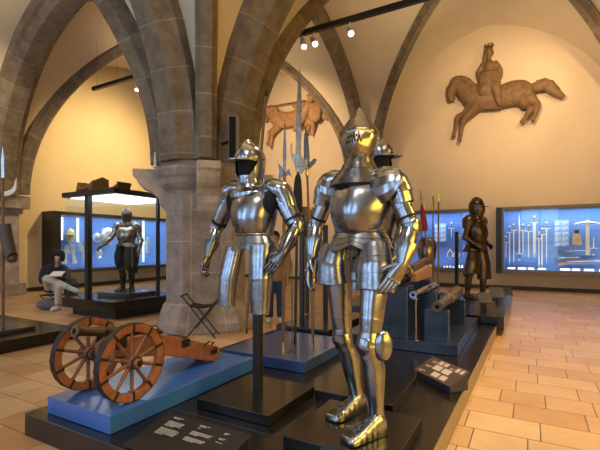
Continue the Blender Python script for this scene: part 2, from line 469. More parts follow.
def rivets(mb, pts, r=.005):
    for p in pts: mb.ell(p, (r, r, r), n=8, m=4)

def hand(root, w, f, pn, mat, curl=.5, thumb_side=1, size=1.0, cuff=None, name='gauntlet'):
    """plated gauntlet: wrist w, finger tips f, pn = palm side; fingers are separate plates"""
    w, f = V(w), V(f); u = (f - w).normalized(); L = (f - w).length; pn = V(pn); pn = (pn - u * pn.dot(u)).normalized(); s = u.cross(pn).normalized() * thumb_side
    mb = MB(); kn = w + u * L * .47
    # back of hand
    rings = []
    for t, hw, hh in ((-.02, .034, .028), (.12, .040, .028), (.3, .047, .026), (.45, .048, .022), (.50, .044, .018)):
        c = w + u * L * t - pn * .004
        rings.append([c + s * hw * size * cos(2 * pi * k / 16) + pn * hh * size * sin(2 * pi * k / 16) for k in range(16)])
    mb.loft(rings)
    for j in range(4): dome(mb, kn + s * (.033 - .022 * j) * size - pn * .016 * size, -pn, u, .012, .014, .01)
    g = mb.build(name, mat, root)
    if cuff is not None:
        c = MB(); a = V(cuff); d = (w - a)
        slimb(c, [a, a + d * .3, a + d * .75, w + u * .02], [(.068 * size, .062 * size), (.060 * size, .056 * size), (.044 * size, .042 * size), (.037 * size, .032 * size)], 4, 20)
        c.build('cuff', mat, g)
    ln = [.50, .56, .53, .42]
    for j in range(4):
        b = kn + s * (.033 - .022 * j) * size; q = MB(); d = V(u); pts = [b]; seg = [.42, .32, .26]
        ang = curl * (.85 + .1 * j)
        for k in range(3):
            R = Matrix.Rotation(ang * (.35 + .5 * k) * .6, 3, u.cross(pn)); d = (R @ d).normalized(); pts.append(pts[-1] + d * L * ln[j] * seg[k])
        P = [pts[0] - u * .012]; rr = [.0105 * size]
        for k in range(3):
            P += [pts[k].lerp(pts[k + 1], .12), pts[k].lerp(pts[k + 1], .9)]; rr += [.0118 * size - .001 * k, .0098 * size - .001 * k]
        P.append(pts[3]); rr.append(.004)
        q.tube(P, rr, 10, front=tuple(-pn)); q.build('finger', mat, g)
    q = MB(); b = w + u * L * .14 + s * .038 * size
    d = (u * .75 + s * .55 + pn * .45).normalized()
    p1 = b + d * L * .17; d2 = (u * .95 + s * .1 + pn * .5).normalized(); p2 = p1 + d2 * L * .15; p3 = p2 + d2 * L * .10
    q.tube([b - d * .02, b, p1, p2, p3], [.016 * size, .0155 * size, .0135 * size, .0115 * size, .005], 10); q.build('thumb', mat, g)
    return g

def sabaton(root, heel, toe, ank, mat, wid=.060):
    heel, toe, ank = V(heel), V(toe), V(ank); u = toe - heel; u.z = 0; L = u.length; u.normalize(); s = V((u.y, -u.x, 0)); z0 = min(heel.z, toe.z)
    mb = MB(); rings = []; N = 24
    prof = [(-.02, .030, .06), (.06, .040, .115), (.22, .043, .125), (.36, .044, .105), (.55, .050, .080), (.75, .058, .060), (.90, .060, .046), (.97, .054, .036), (1.0, .040, .022)]
    pr = cat_rom([list(p) for p in prof], 5)
    for i, (t, hw, h) in enumerate(pr):
        sw = (i % 4) / 3 * .004 if .25 < t < .9 else 0
        c = V((heel.x, heel.y, z0)) + u * L * t
        ring = []
        for k in range(20):
            a = 2 * pi * k / 20; ca, sa = cos(a), sin(a)
            zz = h * (max(sa, -.06) if sa < 0 else sa ** .8) + sw
            ring.append(c + s * (hw * wid / .052 + sw) * sgn(ca) * abs(ca) ** .6 + V((0, 0, max(0.001, zz + .006))))
        rings.append(ring)
    mb.loft(rings)
    return mb.build('sabaton', mat, root)

def helm_close(root, c, yaw, mat, sc=1.0, vmat=None):
    c = V(c); S = MB()
    lv = [(0, .074, .080, .085, 0), (.06, .098, .110, .112, 0), (.12, .116, .128, .126, 0), (.175, .124, .132, .134, .002), (.20, .132, .150, .140, .003), (.228, .136, .158, .144, .004), (.25, .130, .146, .140, .008), (.29, .106, .112, .120, .016), (.33, .080, .080, .094, .024), (.37, .052, .048, .064, .031), (.405, .026, .022, .034, .037), (.432, .004, .003, .006, .041)]
    lv = cat_rom([list(x) for x in lv], 3)
    S.loft([body_ring((0, y, z), hw, df, db, keel=.016 * min(1, (.43 - z) * 6), kw=.022) for z, hw, df, db, y in lv])
    Mx = Matrix.Translation(c) @ Matrix.Rotation(yaw, 4, 'Z') @ Matrix.Scale(sc, 4)
    S.xf(Mx); h = S.build('helmet', mat, root)
    v = MB(); rings = []
    lv = [(.030, .078, .100), (.07, .102, .130), (.11, .120, .152), (.15, .130, .160), (.185, .132, .154), (.212, .131, .146)]
    for z, hw, df in cat_rom([list(x) for x in lv], 3):
        out = []
        for k in range(29):
            a = radians(-6 + 192 * k / 28); x = hw * sgn(cos(a)) * abs(cos(a)) ** .85; y = -df * sin(a)
            y -= .030 * exp(-(x / .04) ** 2) * (1 - abs(z - .14) / .2)
            out.append(V((x, y, z + .018 * (abs(x) / hw) ** 2 + (0 if z > .05 else .02 * abs(x) / hw))))
        rings.append(out + [p + (V((0, 0, p.z)) - p) * .04 for p in out[::-1]])
    v.loft(rings); v.xf(Mx); vo = v.build('visor', vmat or mat, h)
    for r_, z in enumerate((.176, .140)):
        for i in range(6 if r_ else 5):
            x = (-.066 + i * .019 + (.009 if r_ == 0 else 0)); a = math.acos(max(-1, min(1, (abs(x) / .131) ** (1 / .85))))
            y = -(.158 - .004 * (r_ == 0)) * sin(a) - .030 * exp(-(x / .04) ** 2) * .85
            b = MB().box((x, y - .001, z + .018 * (abs(x) / .131) ** 2 + (.004 if i % 2 else 0)), (.0085, .014, .020)); b.xf(Mx); b.build('breath_slot', 'void', vo, smooth=False)
    for sx in (-1, 1): r = dome(MB(), (sx * .130, .012, .195), (sx, 0, 0), (0, 0, 1), .017, .017, .010); r.xf(Mx); r.build('pivot', mat, vo)
    nk = MB()
    nk.loft([body_ring((0, .005, z), a, b, b, keel=.012) for z, a, b in ((.060, .094, .112), (.02, .108, .120), (.018, .116, .128), (-.02, .132, .138), (-.022, .140, .146), (-.024, .140, .142), (-.058, .172, .146), (-.082, .190, .150), (-.084, .196, .156), (-.122, .208, .166), (-.127, .18, .13))])
    nk.xf(Mx); nk.build('gorget', mat, root)
    return h
def helm_burgonet(root, c, yaw, mat, sc=1.0, closed=False, liner='void', neck=True):
    c = V(c); Mx = Matrix.Translation(c) @ Matrix.Rotation(yaw, 4, 'Z') @ Matrix.Scale(sc, 4)
    S = MB(); lv = [(.165, .112, .138, .135), (.20, .113, .138, .138), (.24, .104, .125, .128), (.275, .082, .100, .104), (.30, .052, .068, .072), (.312, .02, .035, .04), (.316, .003, .006, .006)]
    rings = []
    for z, hw, df, db in cat_rom([list(x) for x in lv], 3):
        rings.append(body_ring((0, .01, z), hw, df, db, dz=lambda x, sa, z=z: .035 * exp(-(x / .014) ** 2) * (z - .165) / .15))
    S.loft(rings); S.xf(Mx); h = S.build('helmet', mat, root)
    b = MB(); top = []; bot = []          # beak
    for k in range(21):
        a = radians(-8 + 196 * k / 20); sx = max(0, sin(a))
        inn = V((.113 * cos(a), .01 - .139 * sin(a), .185)); o = V((.135 * cos(a), .01 - (.139 + .115 * sx ** 1.6) * sin(a), .178 - .022 * sx + .010 * abs(cos(a))))
        top.append((inn, o))
    b.loft([[i, o, o - V((0, 0, .006)), i - V((0, 0, .006))] for i, o in top]); b.xf(Mx); b.build('beak', mat, h)
    ck = MB()
    for sx in (-1, 1):
        rings = []
        for z, a0, a1, hw, df in ((.178, 18, -70, .113, .138), (.14, 26, -66, .112, .138), (.09, 38, -60, .106, .130), (.05, 56, -56, .095, .120), (.02, 84, -52, .086, .108), (.0, 88, -50, .084, .102)):
            o = []
            for k in range(15):
                a = radians(a0 + (a1 - a0) * k / 14); o.append(V((sx * hw * cos(a), .01 - df * sin(a), z)))
            rings.append(o + [V((p.x * .96, .01 + (p.y - .01) * .96, p.z)) for p in o[::-1]])
        ck.loft(rings)
    ck.loft([[V((.1 * cos(radians(a)), .01 - (.134 - .05 * (.18 - z)) * sin(radians(a)), z)) for a in range(205, 340, 9)] + [V((.096 * cos(radians(a)), .01 - (.130 - .05 * (.18 - z)) * sin(radians(a)), z)) for a in range(331, 204, -9)] for z in (.185, .12, .06, .0)])
    ck.xf(Mx); ck.build('cheek_plate', mat, h)
    l = MB().ell((0, .015, .13), (.092, .112, .15)); l.xf(Mx); l.build('liner', mat if closed else liner, h)
    if closed:
        v = MB(); rings = []
        for z, hw, df in ((.0, .088, .108), (.05, .10, .128), (.10, .110, .142), (.14, .113, .140), (.17, .113, .136)):
            o = [V((hw * cos(radians(a)), .01 - df * sin(radians(a)) - .02 * exp(-((a - 90) / 20) ** 2), z)) for a in range(10, 171, 8)]
            rings.append(o + [p * .97 for p in o[::-1]])
        v.loft(rings); v.xf(Mx); v.build('visor', mat, h)
    if neck:
        nk = MB(); nk.loft([body_ring((0, .01, z), a, b, b) for z, a, b in ((.055, .088, .105), (.01, .092, .108), (-.03, .100, .115), (-.055, .124, .13), (-.075, .158, .155), (-.085, .160, .158), (-.12, .15, .15))])
        nk.xf(Mx); nk.build('gorget', mat, root)
    return h

def suit(root, J, mats, lower='legs', helm='close', detail=True):
    """J: joints in the coordinates the mesh is built in (front = -y, wearer's right = -x)"""
    st = mats.get('main'); arm = mats.get('arm', st); skirt = mats.get('skirt', st); legm = mats.get('leg', st)
    wa, nk = V(J['waist']), V(J['neck']); H = nk.z - wa.z; ax = lambda t: wa.lerp(nk, t)
    k = J.get('w', 1.0)
    # cuirass
    lv = [(0, .160, .120, .105), (.06, .166, .140, .108), (.20, .180, .172, .118), (.38, .196, .190, .130), (.58, .205, .180, .138), (.75, .195, .155, .136), (.88, .160, .115, .122), (.96, .120, .090, .105), (1.0, .102, .082, .095)]
    rings = []
    for t, hw, df, db in cat_rom([list(x) for x in lv], 3): rings.append(body_ring(ax(t), hw * k, df * J.get('d', 1), db * J.get('d', 1), keel=J.get('keel', .020) * (1 - t * .6), kw=J.get('kw', .035)))
    cu = MB().loft(rings).build('breastplate', st, root)
    if detail:
        r = MB(); pts = []
        nn = 40
        ring = body_ring(ax(.03), .163 * k, .128, .107, keel=.02, kw=.035, n=nn)
        r.tube(ring + [ring[0]], .008, 8, front=(0, 0, 1)); r.build('waist_roll', st, cu)
        r = MB() if helm != 'close' else None
        arc = [p for p in body_ring(ax(.86), .150 * k, .125, .11, keel=.006, n=40) if p.y < ax(.86).y + .02]
        arc.sort(key=lambda p: p.x)
        if r: r.tube(arc, .008, 8, front=(0, 0, 1)); r.build('neck_roll', st, cu)
        for sx in (-1, 1):
            for t in (.50, .62, .74):
                rr_ = body_ring(ax(t), .2 * k, .172, .13, n=36); p = rr_[3 if sx > 0 else 15]; MB().ell(p, (.006,) * 3, n=8, m=4).build('rivet', 'brass', cu)
    # fauld
    fz = J['fauld']; fd = wa.z - fz; nl = 4
    fm = MB(); rings = []
    nl = J.get('fl', 3)
    for i in range(nl * 3):
        t = (i // 3 + (i % 3) / 2 * .985) / nl; sw = (i % 3) / 2 * .005
        fw = J.get('fw', .062); hw = (.163 + fw * t ** .8) * k + sw; dfr = .128 * J.get('d', 1) + fw * .7 * t + sw; dbk = .108 * J.get('d', 1) + fw * .9 * t + sw
        rings.append(body_ring((wa.x, wa.y + .008 * t, wa.z - fd * t), hw, dfr, dbk, keel=.012, kw=.05, dz=lambda x, sa, t=t: (J.get('notch', .06) * t * exp(-(x / .065) ** 2) if sa > 0 else 0) + (.02 * t * (abs(x) / .2) ** 2)))
    fm.loft(rings, caps=(False, False)); fm.build('fauld', skirt, root)
    # tassets
    for side in ('R', 'L'):
        if 'tas' + side in J:
            a, b, w0, w1, lam = J['tas' + side]; a, b = V(a), V(b); sx = -1 if side == 'R' else 1; lamd = .0025 if lam > 6 else .005
            ta = MB(); mid = a.lerp(b, .5) + V((sx * .012, -.015, 0))
            seg_shell(ta, [a, mid, b], [(w0, w0 * .85), ((w0 + w1) / 2 * 1.04, (w0 + w1) / 2 * .9), (w1, w1 * .8)], -25 if sx < 0 else 205, 205 if sx < 0 else -25, (0, -1, 0), 18, lam, lamd)
            to = ta.build('tasset', skirt, root, angle=25)
            if detail:
                u = (b - a).normalized(); fr = V((0, -1, 0)) - u * V((0, -1, 0)).dot(u)
                for i in range(6): MB().ell(a.lerp(b, .12 + .15 * i) + V((sx * -.055, 0, 0)) + fr * (w0 + (w1 - w0) * (.12 + .15 * i)) * .80, (.005,) * 3, n=8, m=4).build('rivet', skirt, to)
                ed = MB(); t = 1.0
                tg = (b - mid).normalized(); sd = tg.cross(V((0, -1, 0))).normalized(); ff = sd.cross(tg).normalized()
                arc = [b + sd * w1 * cos(radians(q)) + ff * w1 * .8 * sin(radians(q)) for q in range(-25, 206, 10)]
                ed.tube(arc, .0065, 8, front=tuple(tg)); ed.build('rolled_edge', skirt, to)
    # arms
    for side in ('R', 'L'):
        if 'sh' + side not in J: continue
        sx = -1 if side == 'R' else 1
        sh, el, wr, fi = [V(J[q + side]) for q in ('sh', 'el', 'wr', 'fi')]
        up = MB(); slimb(up, [sh + (el - sh) * .05, sh.lerp(el, .45), sh.lerp(el, .92)], [(a_ * J.get('ak', 1), b_ * J.get('ak', 1)) for a_, b_ in ((.064, .066), (.060, .062), (.052, .054))], 5, 20, lam=5, lamd=.004)
        up.build('upper_arm_plate', arm, root)
        # pauldron: overlapping plates from the neck over the shoulder
        n0 = V((nk.x + sx * .085, nk.y, nk.z - .020)); pa = MB()
        s1 = sh + V((-sx * .02, 0, .040)); s2 = sh + V((sx * .030, 0, -.01)); s3 = sh.lerp(el, .42) + V((sx * .012, 0, 0))
        slimb(pa, [n0, n0.lerp(s1, .6) + V((0, 0, .02)), s1 + V((sx * .01, 0, .0)), s2, s3], [(a_ * J.get('pk', 1), b_ * J.get('pk', 1)) for a_, b_ in ((.040, .070), (.068, .100), (.084, .106), (.080, .090), (.066, .070))], 5, 28, lam=J.get('plam', 6), lamd=.006)
        po = pa.build('pauldron', arm, root)
        if J.get('wing' + side):
            rx, ry, rz = J['wing' + side]; c = sh + V((-sx * .015, 0, .005)); d = MB(); rings = []; NA = 20
            def fl(az, el, off): 
                a_, e_ = radians(az), radians(el); return c + V((-sx * (rx + off) * cos(a_) * cos(e_), -(ry + off) * sin(a_) * cos(e_), (rz + off) * sin(e_)))
            for q in range(5):        # flap of overlapping curved plates over the front of the shoulder
                for j, h in ((0, .004), (.97, 0)):
                    t_ = (q + j) / 5; out_ = []
                    for k_ in range(NA + 1):
                        az = -12 + 137 * k_ / NA; lo_ = -62 * sqrt(max(0, 1 - ((az - 52) / 68) ** 2)) + 6; out_.append((az, lo_ + (72 - lo_) * t_, h))
                    rings.append([fl(*p) for p in out_] + [fl(p[0], p[1], p[2] - .006) for p in out_[::-1]])
            d.loft(rings); d.build('pauldron_wing', arm, po, angle=18)
        # elbow
        ec = MB(); dr = (wr - sh).normalized(); ec.ell(el, (.058, .060, .062)); outv = V((sx * .6, .35, 0))
        ro = MB(); dome(ro, el + V((sx * .03, -.012, 0)), (sx, -.35, .1), (0, 0, 1), .058, .066, .03); eo = ec.build('elbow_guard', arm, root); ro.build('elbow_wing', arm, eo)
        fo = MB(); d = wr - el
        if detail:
            q = MB(); g_ = (el - sh).normalized(); q.limb([el - g_ * .082, el - g_ * .050], [(.0585 * J.get('ak', 1), .060 * J.get('ak', 1))] * 2, 20); q.build('elbow_strap', 'void', eo)
            if J.get('armpit'): MB().ell(sh + V((-sx * .062, -.052, -.055)), (.048, .072, .095)).build('armhole_dark', 'void', po)  # black ellipsoid put in for the shade inside the armhole
        slimb(fo, [el + d * .06, el + d * .35, el + d * .7, el + d * .95], [(.050, .050), (.054, .054), (.044, .043), (.036, .034)], 5, 20)
        fo.build('forearm_plate', arm, root)
        pn = J.get('palm' + side, (-sx, 0, 0))
        hand(root, wr, fi, pn, mats.get('hand', arm), curl=J.get('curl' + side, .5), thumb_side=J.get('thumb' + side, -sx), cuff=el.lerp(wr, .52), size=J.get('hs', 1.0))
    # legs
    if lower == 'legs':
        for side in ('R', 'L'):
            sx = -1 if side == 'R' else 1
            hp, kn, an, he, to = [V(J[q + side]) for q in ('hip', 'knee', 'ank', 'heel', 'toe')]
            fr = (to - he); fr.z = 0; fr.normalize(); fr = tuple(fr)
            th = MB(); d = kn - hp
            slimb(th, [hp, hp + d * .3, hp + d * .65, hp + d * .9], [(.082, .090), (.084, .094), (.076, .084), (.066, .070)], 6, 24, front=fr); tho = th.build('thigh_plate', legm, root)
            if detail:
                for t in (.42, .70):
                    q = MB(); c = hp + d * t; r = .083 - .012 * (t - .3) / .4
                    q.limb([c - d.normalized() * .006, c + d.normalized() * .006], [(r + .006, r + .012)] * 2, 24, front=fr); q.build('plate_edge', legm, tho)
            kg = MB(); g = an - kn
            slimb(kg, [kn - d.normalized() * .075, kn - d.normalized() * .03, kn + V(fr) * .008, kn + g.normalized() * .04, kn + g.normalized() * .085], [(.068, .072), (.066, .074), (.066, .080), (.064, .070), (.058, .062)], 4, 22, front=fr, lam=5, lamd=.005)
            ko = kg.build('knee_guard', legm, root)
            sdv = V((fr[1], -fr[0], 0)); sdv = sdv if sdv.x * sx > 0 else -sdv
            wg = MB(); dome(wg, kn + sdv * .088 - V(fr) * .045, tuple(sdv * .8 + V(fr) * .35), (0, 0, 1), .058, .098, .026); wg.build('knee_wing', legm, ko)
            gr = MB(); bk = V(fr) * -1
            slimb(gr, [kn + g * .14, kn + g * .34 + bk * .018, kn + g * .6 + bk * .008, kn + g * .86, an + V((0, 0, -.02))], [(.060, .062), (.069, .074), (.061, .066), (.050, .054), (.054, .060)], 6, 24, front=fr); gr.build('greave', legm, root)
            sabaton(root, he, to, an, legm)
    hd = J['head']; yaw = J.get('hyaw', 0)
    st = mats.get('helm', st)
    if helm == 'close': helm_close(root, hd, yaw, st, J.get('hsc', 1), mats.get('visor'))
    elif helm == 'burgonet': helm_burgonet(root, hd, yaw, st, J.get('hsc', 1), False)
    else: helm_burgonet(root, hd, yaw, st, J.get('hsc', 1), True)
# ---------------------------------------------------------------- platforms
def slab(name, a, b, mat, label, cat='platform', bevel=.004, group=None, edge=None):
    if a[2] > 0: a = (a[0], a[1], a[2] + .003)
    o = MB().span(a, b).build(name, mat, None, smooth=False, bevel=bevel)
    return tag(o, label, cat, group)
PT = .17
# main platform, L-shaped outline
pm = MB()
out = [(-3.36, 1.69), (-.54, 1.69), (-.47, 7.15), (-3.0, 7.15), (-3.36, 6.1)]
pm.add([(x, y, 0) for x, y in out] + [(x, y, PT) for x, y in out], [tuple(range(5))[::-1], tuple(range(5, 10))] + [(i, (i + 1) % 5, 5 + (i + 1) % 5, 5 + i) for i in range(5)])
plat = tag(pm.build('display_platform', 'black_plinth', None, smooth=False, bevel=.004), 'long low black platform under the two front suits of armour and the small field gun', 'platform')
for a, b in (((-3.36, 2.30), (-.54, 2.30)), ((-2.30, 1.69), (-2.30, 2.3)), ((-1.48, 2.3), (-1.48, 3.2)), ((-3.0, 3.5), (-.53, 3.5)), ((-.9, 4.9), (-.53, 4.9))):
    a, b = V((*a, PT + .001)), V((*b, PT + .001)); MB().span(a - V((.003, .003, .001)), b + V((.003, .003, .0005))).build('panel_joint', 'grey_plinth', plat, smooth=False)
ed = MB(); ed.plate([(0, 0), (5.44, 0), (5.44, PT - .012), (0, PT - .012)], (-.537, 1.71, .004), (.0128, 1, 0), (0, 0, 1), .008)
ed.build('side_reflection', 'tan_reflection', plat, smooth=False)  # tan strip stands in for the floor's reflection in the platform side
slab('plinth', (-3.20, 1.77, PT), (-2.46, 3.42, .298), 'blue_plinth', 'glossy blue plinth under the orange-wheeled field gun', 'plinth')
slab('plinth', (-2.98, 3.56, PT), (-1.95, 4.75, .285), 'slab_blue', 'blue slab carrying the polearms between the two front suits', 'plinth')
slab('plinth', (-2.15, 4.95, PT), (-.72, 7.0, .30), 'navy_plinth', 'dark blue plinth under the small gun barrels on the right', 'plinth')
# far platform with the dark suit
fp = MB().span((-3.4, 7.25, .10), (-.36, 10.5, .30)); fpo = tag(fp.build('display_platform', 'black_plinth', None, smooth=False, bevel=.004), 'far black platform the dark brown suit of armour stands on', 'platform')
MB().span((-3.3, 7.35, 0), (-.46, 10.4, .10)).build('recessed_base', 'black_metal', fpo, smooth=False)
# left platform
slab('display_platform', (-9.2, 1.2, 0), (-6.12, 3.86, PT), 'black_plinth', 'low black platform at the left edge with the curved-blade polearm', 'platform')
slab('plinth', (-7.6, 2.55, PT), (-6.55, 3.45, .225), 'grey_plinth', 'small grey slab on the black platform at the left edge', 'plinth')
# black plinth with posts behind the polearms
slab('plinth', (-3.12, 4.86, PT), (-2.3, 6.4, .33), 'black_plinth', 'black plinth with dark posts behind the polearm slab', 'plinth')

def armour_stand(a, b, post, top, label):
    r = thing('armour_stand', label, 'stand', ((a[0] + b[0]) / 2, (a[1] + b[1]) / 2, PT))
    MB().span((a[0], a[1], PT + .003), (b[0], b[1], .247)).build('base_plate', 'black_plinth', r, smooth=False, bevel=.003)
    if post is None: return r
    p = MB(); x, y = post; p.span((x - .032, y - .032, .247), (x + .032, y + .032, top)); p.build('post', 'black_metal', r, smooth=False, bevel=.004)
    return r

# ---------------------------------------------------------------- suit 1: full armour, front right
Y1 = 2.60
o1 = W(360, 400, Y1); o1 = V((o1.x, o1.y, .247))
s1 = thing('suit_of_armor', 'tall polished full suit of plate armour with a pointed closed helmet, standing front right', 'armor', o1)
J1 = dict(
    waist=W(360, 233, Y1), neck=W(362, 177, 2.62), fauld=W(360, 252, Y1).z, w=1.06,
    head=W(359, 168, 2.61), hyaw=radians(16), hsc=.98, fl=3, fw=.045, notch=.05, keel=.035, kw=.06,
    shR=W(330, 190, 2.66), elR=W(316, 226, 2.68), wrR=W(312, 255, 2.58), fiR=W(307, 290, 2.54),
    shL=W(394, 188, 2.58), elL=W(411, 226, 2.58), wrL=W(402, 264, 2.46), fiL=W(382, 297, 2.40),
    palmR=(1, .2, 0), palmL=(-.75, .65, -.1), curlR=.45, curlL=.55, hs=1.08,
    wingR=(.125, .125, .118), wingL=(.158, .138, .130),
    hipR=W(337, 258, 2.66), hipL=W(377, 258, 2.58), kneeR=W(343, 337, 2.72), kneeL=W(369, 344, 2.50),
    ankR=W(357, 394, 2.81), ankL=W(377, 418, 2.54), heelR=G(364, 408, .25), heelL=G(384, 432, .25), toeR=G(330, 421, .25), toeL=G(345, 444, .25))
J1['tasR'] = (W(336, 246, 2.60), W(332, 282, 2.59), .090, .122, 2)
J1['tasL'] = (W(373, 245, 2.54), W(375, 288, 2.51), .102, .120, 3)
suit(s1, J1, dict(main='steel', visor='steel_warm', leg='steel', helm='steel_helm'), 'legs', 'close')
armour_stand((-1.36, 2.20), (-.655, 2.90), None, .9, 'square black stand plate under the feet of the tall full suit')
# ---------------------------------------------------------------- suit 2: half armour, centre
Y2 = 2.76
o2 = W(255, 390, Y2); o2 = V((o2.x, o2.y, .247))
s2 = thing('suit_of_armor', 'polished half armour with open peaked helmet mounted on a post left of the full suit', 'armor', o2)
J2 = dict(
    waist=W(255, 236, Y2), neck=W(255, 187, 2.78), fauld=W(255, 252, Y2).z, w=1.0,
    head=W(249.5, 184, 2.77), hyaw=radians(2), hsc=1.06,
    shR=W(231, 196, 2.80), elR=W(217, 228, 2.84), wrR=W(208, 255, 2.72), fiR=W(202, 279, 2.66),
    shL=W(281, 195, 2.76), elL=W(296, 226, 2.78), wrL=W(283, 253, 2.60), fiL=W(265, 275, 2.52),
    palmR=(1, -.1, 0), palmL=(-.5, .85, -.2), curlR=.75, curlL=.5, hs=1.0, plam=3, pk=.92, ak=1.2, armpit=1, fl=2, fw=.05, notch=.03)
J2['tasR'] = (W(235, 248, 2.74), W(226, 305, 2.70), .080, .076, 9)
J2['tasL'] = (W(262, 247, 2.68), W(260, 313, 2.64), .108, .080, 10)
suit(s2, J2, dict(main='steel', hand='steel_dark', skirt='steel'), None, 'burgonet')
armour_stand((-2.28, 2.40), (-1.60, 3.10), (W(255, 390, 2.76).x, 2.80), 1.52, 'square black stand plate with post carrying the half armour')
# ---------------------------------------------------------------- suit 3: behind the full suit
o3 = V((-1.22, 3.36, .247))
s3 = thing('suit_of_armor', 'grey armour with a broad black-brimmed helmet mostly hidden behind the full suit', 'armor', o3)
c3 = W(373, 240, 3.36); zz = lambda py: W(373, py, 3.36).z
J3 = dict(waist=V((c3.x, 3.36, zz(236))), neck=V((c3.x, 3.36, zz(187))), fauld=zz(258), head=W(378, 180, 3.36), hyaw=radians(62), hsc=1.08,
    shR=V((c3.x - .2, 3.36, zz(194))), elR=V((c3.x - .27, 3.38, zz(225))), wrR=V((c3.x - .26, 3.30, zz(255))), fiR=V((c3.x - .25, 3.26, zz(276))),
    shL=V((c3.x + .2, 3.36, zz(194))), elL=V((c3.x + .25, 3.40, zz(227))), wrL=V((c3.x + .22, 3.3, zz(255))), fiL=V((c3.x + .20, 3.24, zz(277))), plam=4)
J3['tasR'] = (V((c3.x - .1, 3.34, zz(255))), V((c3.x - .12, 3.30, zz(290))), .1, .1, 4)
J3['tasL'] = (V((c3.x + .1, 3.34, zz(255))), V((c3.x + .12, 3.30, zz(290))), .1, .1, 4)
suit(s3, J3, dict(main='steel_dark', arm='steel_warm'), None, 'burgonet', detail=False)
armour_stand((-1.56, 3.02), (-.90, 3.75), (c3.x, 3.42), 1.5, 'black stand plate behind the feet of the full suit')
# ---------------------------------------------------------------- suit 4: dark armour on the far platform (faces the camera's right)
o4 = W(476, 299, 9.55); o4 = V((o4.x, o4.y, .30))
s4 = thing('suit_of_armor', 'dark brown suit of armour seen side-on on the far platform before the blue showcases', 'armor', o4)
u4 = 2.16 / 1.95
def L4(x, y, z): return o4 + V((x, y, z)) * u4
J4 = dict(waist=L4(0, 0, 1.08), neck=L4(0, .02, 1.56), fauld=o4.z + .90 * u4, head=L4(0, -.02, 1.60), hsc=1.18, w=1.2, d=1.35, dull=1, fw=.10, pk=1.35,
    shR=L4(-.23, .02, 1.47), elR=L4(-.29, .06, 1.18), wrR=L4(-.22, -.14, 1.02), fiR=L4(-.16, -.26, .92),
    shL=L4(.23, .02, 1.47), elL=L4(.28, .05, 1.18), wrL=L4(.20, -.16, 1.04), fiL=L4(.12, -.28, .95), plam=5,
    hipR=L4(-.10, .02, .95), hipL=L4(.11, -.02, .95), kneeR=L4(-.11, .06, .50), kneeL=L4(.12, -.12, .52), ankR=L4(-.11, .12, .09), ankL=L4(.12, -.06, .09),
    heelR=L4(-.11, .18, 0), heelL=L4(.12, 0, 0), toeR=L4(-.13, -.12, 0), toeL=L4(.14, -.30, 0))
J4['tasR'] = (L4(-.11, -.02, .95), L4(-.19, .0, .50), .15, .20, 7)
J4['tasL'] = (L4(.11, -.04, .95), L4(.17, -.07, .38), .15, .185, 9)
suit(s4, J4, dict(main='brown_steel'), 'legs', 'closed', detail=False)
s4.rotation_euler = (0, 0, radians(68))
pt = MB().span((-.03, .42, 0), (.03, .48, 1.45)); pt.xf(Matrix.Translation(o4) @ Matrix.Rotation(radians(68), 4, 'Z'))
tag(pt.build('support_post', 'black_metal', None, smooth=False), 'black post behind the dark brown suit of armour', 'stand')
# ---------------------------------------------------------------- glass showcase with suit 5
gx0, gx1, gy0, gy1 = -8.55, -6.86, 5.02, 6.75
gc = thing('glass_showcase', 'free-standing glass showcase with black canopy and base left of the stone pillar', 'showcase', ((gx0 + gx1) / 2, (gy0 + gy1) / 2, 0))
b = MB().span((gx0, gy0, .16), (gx1, gy1, .36)); b.build('base', 'black_plinth', gc, smooth=False, bevel=.006)
MB().span((gx0 + .15, gy0 + .15, 0), (gx1 - .15, gy1 - .15, .16)).build('plinth', 'black_metal', gc, smooth=False)
MB().span((gx0, gy0, 2.44), (gx1, gy1, 2.54)).build('canopy', 'frame_black', gc, smooth=False, bevel=.004)
lp = MB().span((gx0 + .12, gy0 + .12, 2.425), (gx1 - .12, gy1 - .12, 2.439)); lp.build('light_panel', 'canopy_glow', gc, smooth=False)
p = MB(); p.span((-7.80, gy0 + .02, .36), (-7.70, gy0 + .12, 2.44)); p.build('post', 'frame_black', gc, smooth=False)
p = MB(); p.span((gx1 - .10, 6.10, .36), (gx1 - .04, 6.16, 2.44)); p.build('post', 'frame_black', gc, smooth=False)
for q in (((gx0 + .05, gy0 + .05, .36), (gx1 - .05, gy0 + .06, 2.425)), ((gx1 - .06, gy0 + .06, .36), (gx1 - .05, gy1 - .05, 2.425)), ((gx0 + .05, gy0 + .06, .36), (gx0 + .06, gy1 - .05, 2.425)), ((gx0 + .06, gy1 - .06, .36), (gx1 - .06, gy1 - .05, 2.425))):
    MB().span(*q).build('pane', 'case_glass', gc, smooth=False)
bk5 = slab('plinth', (-8.15, 5.55, .36), (-7.25, 6.35, .44), 'grey_plinth', 'small dark block under the armour inside the glass showcase', 'plinth')
o5 = V((-7.70, 5.95, .44)); u5 = 1.80 / 1.9
s5 = thing('suit_of_armor', 'armour with black breeches seen inside the free-standing glass showcase', 'armor', o5)
def L5(x, y, z): return o5 + V((x, y, z)) * u5
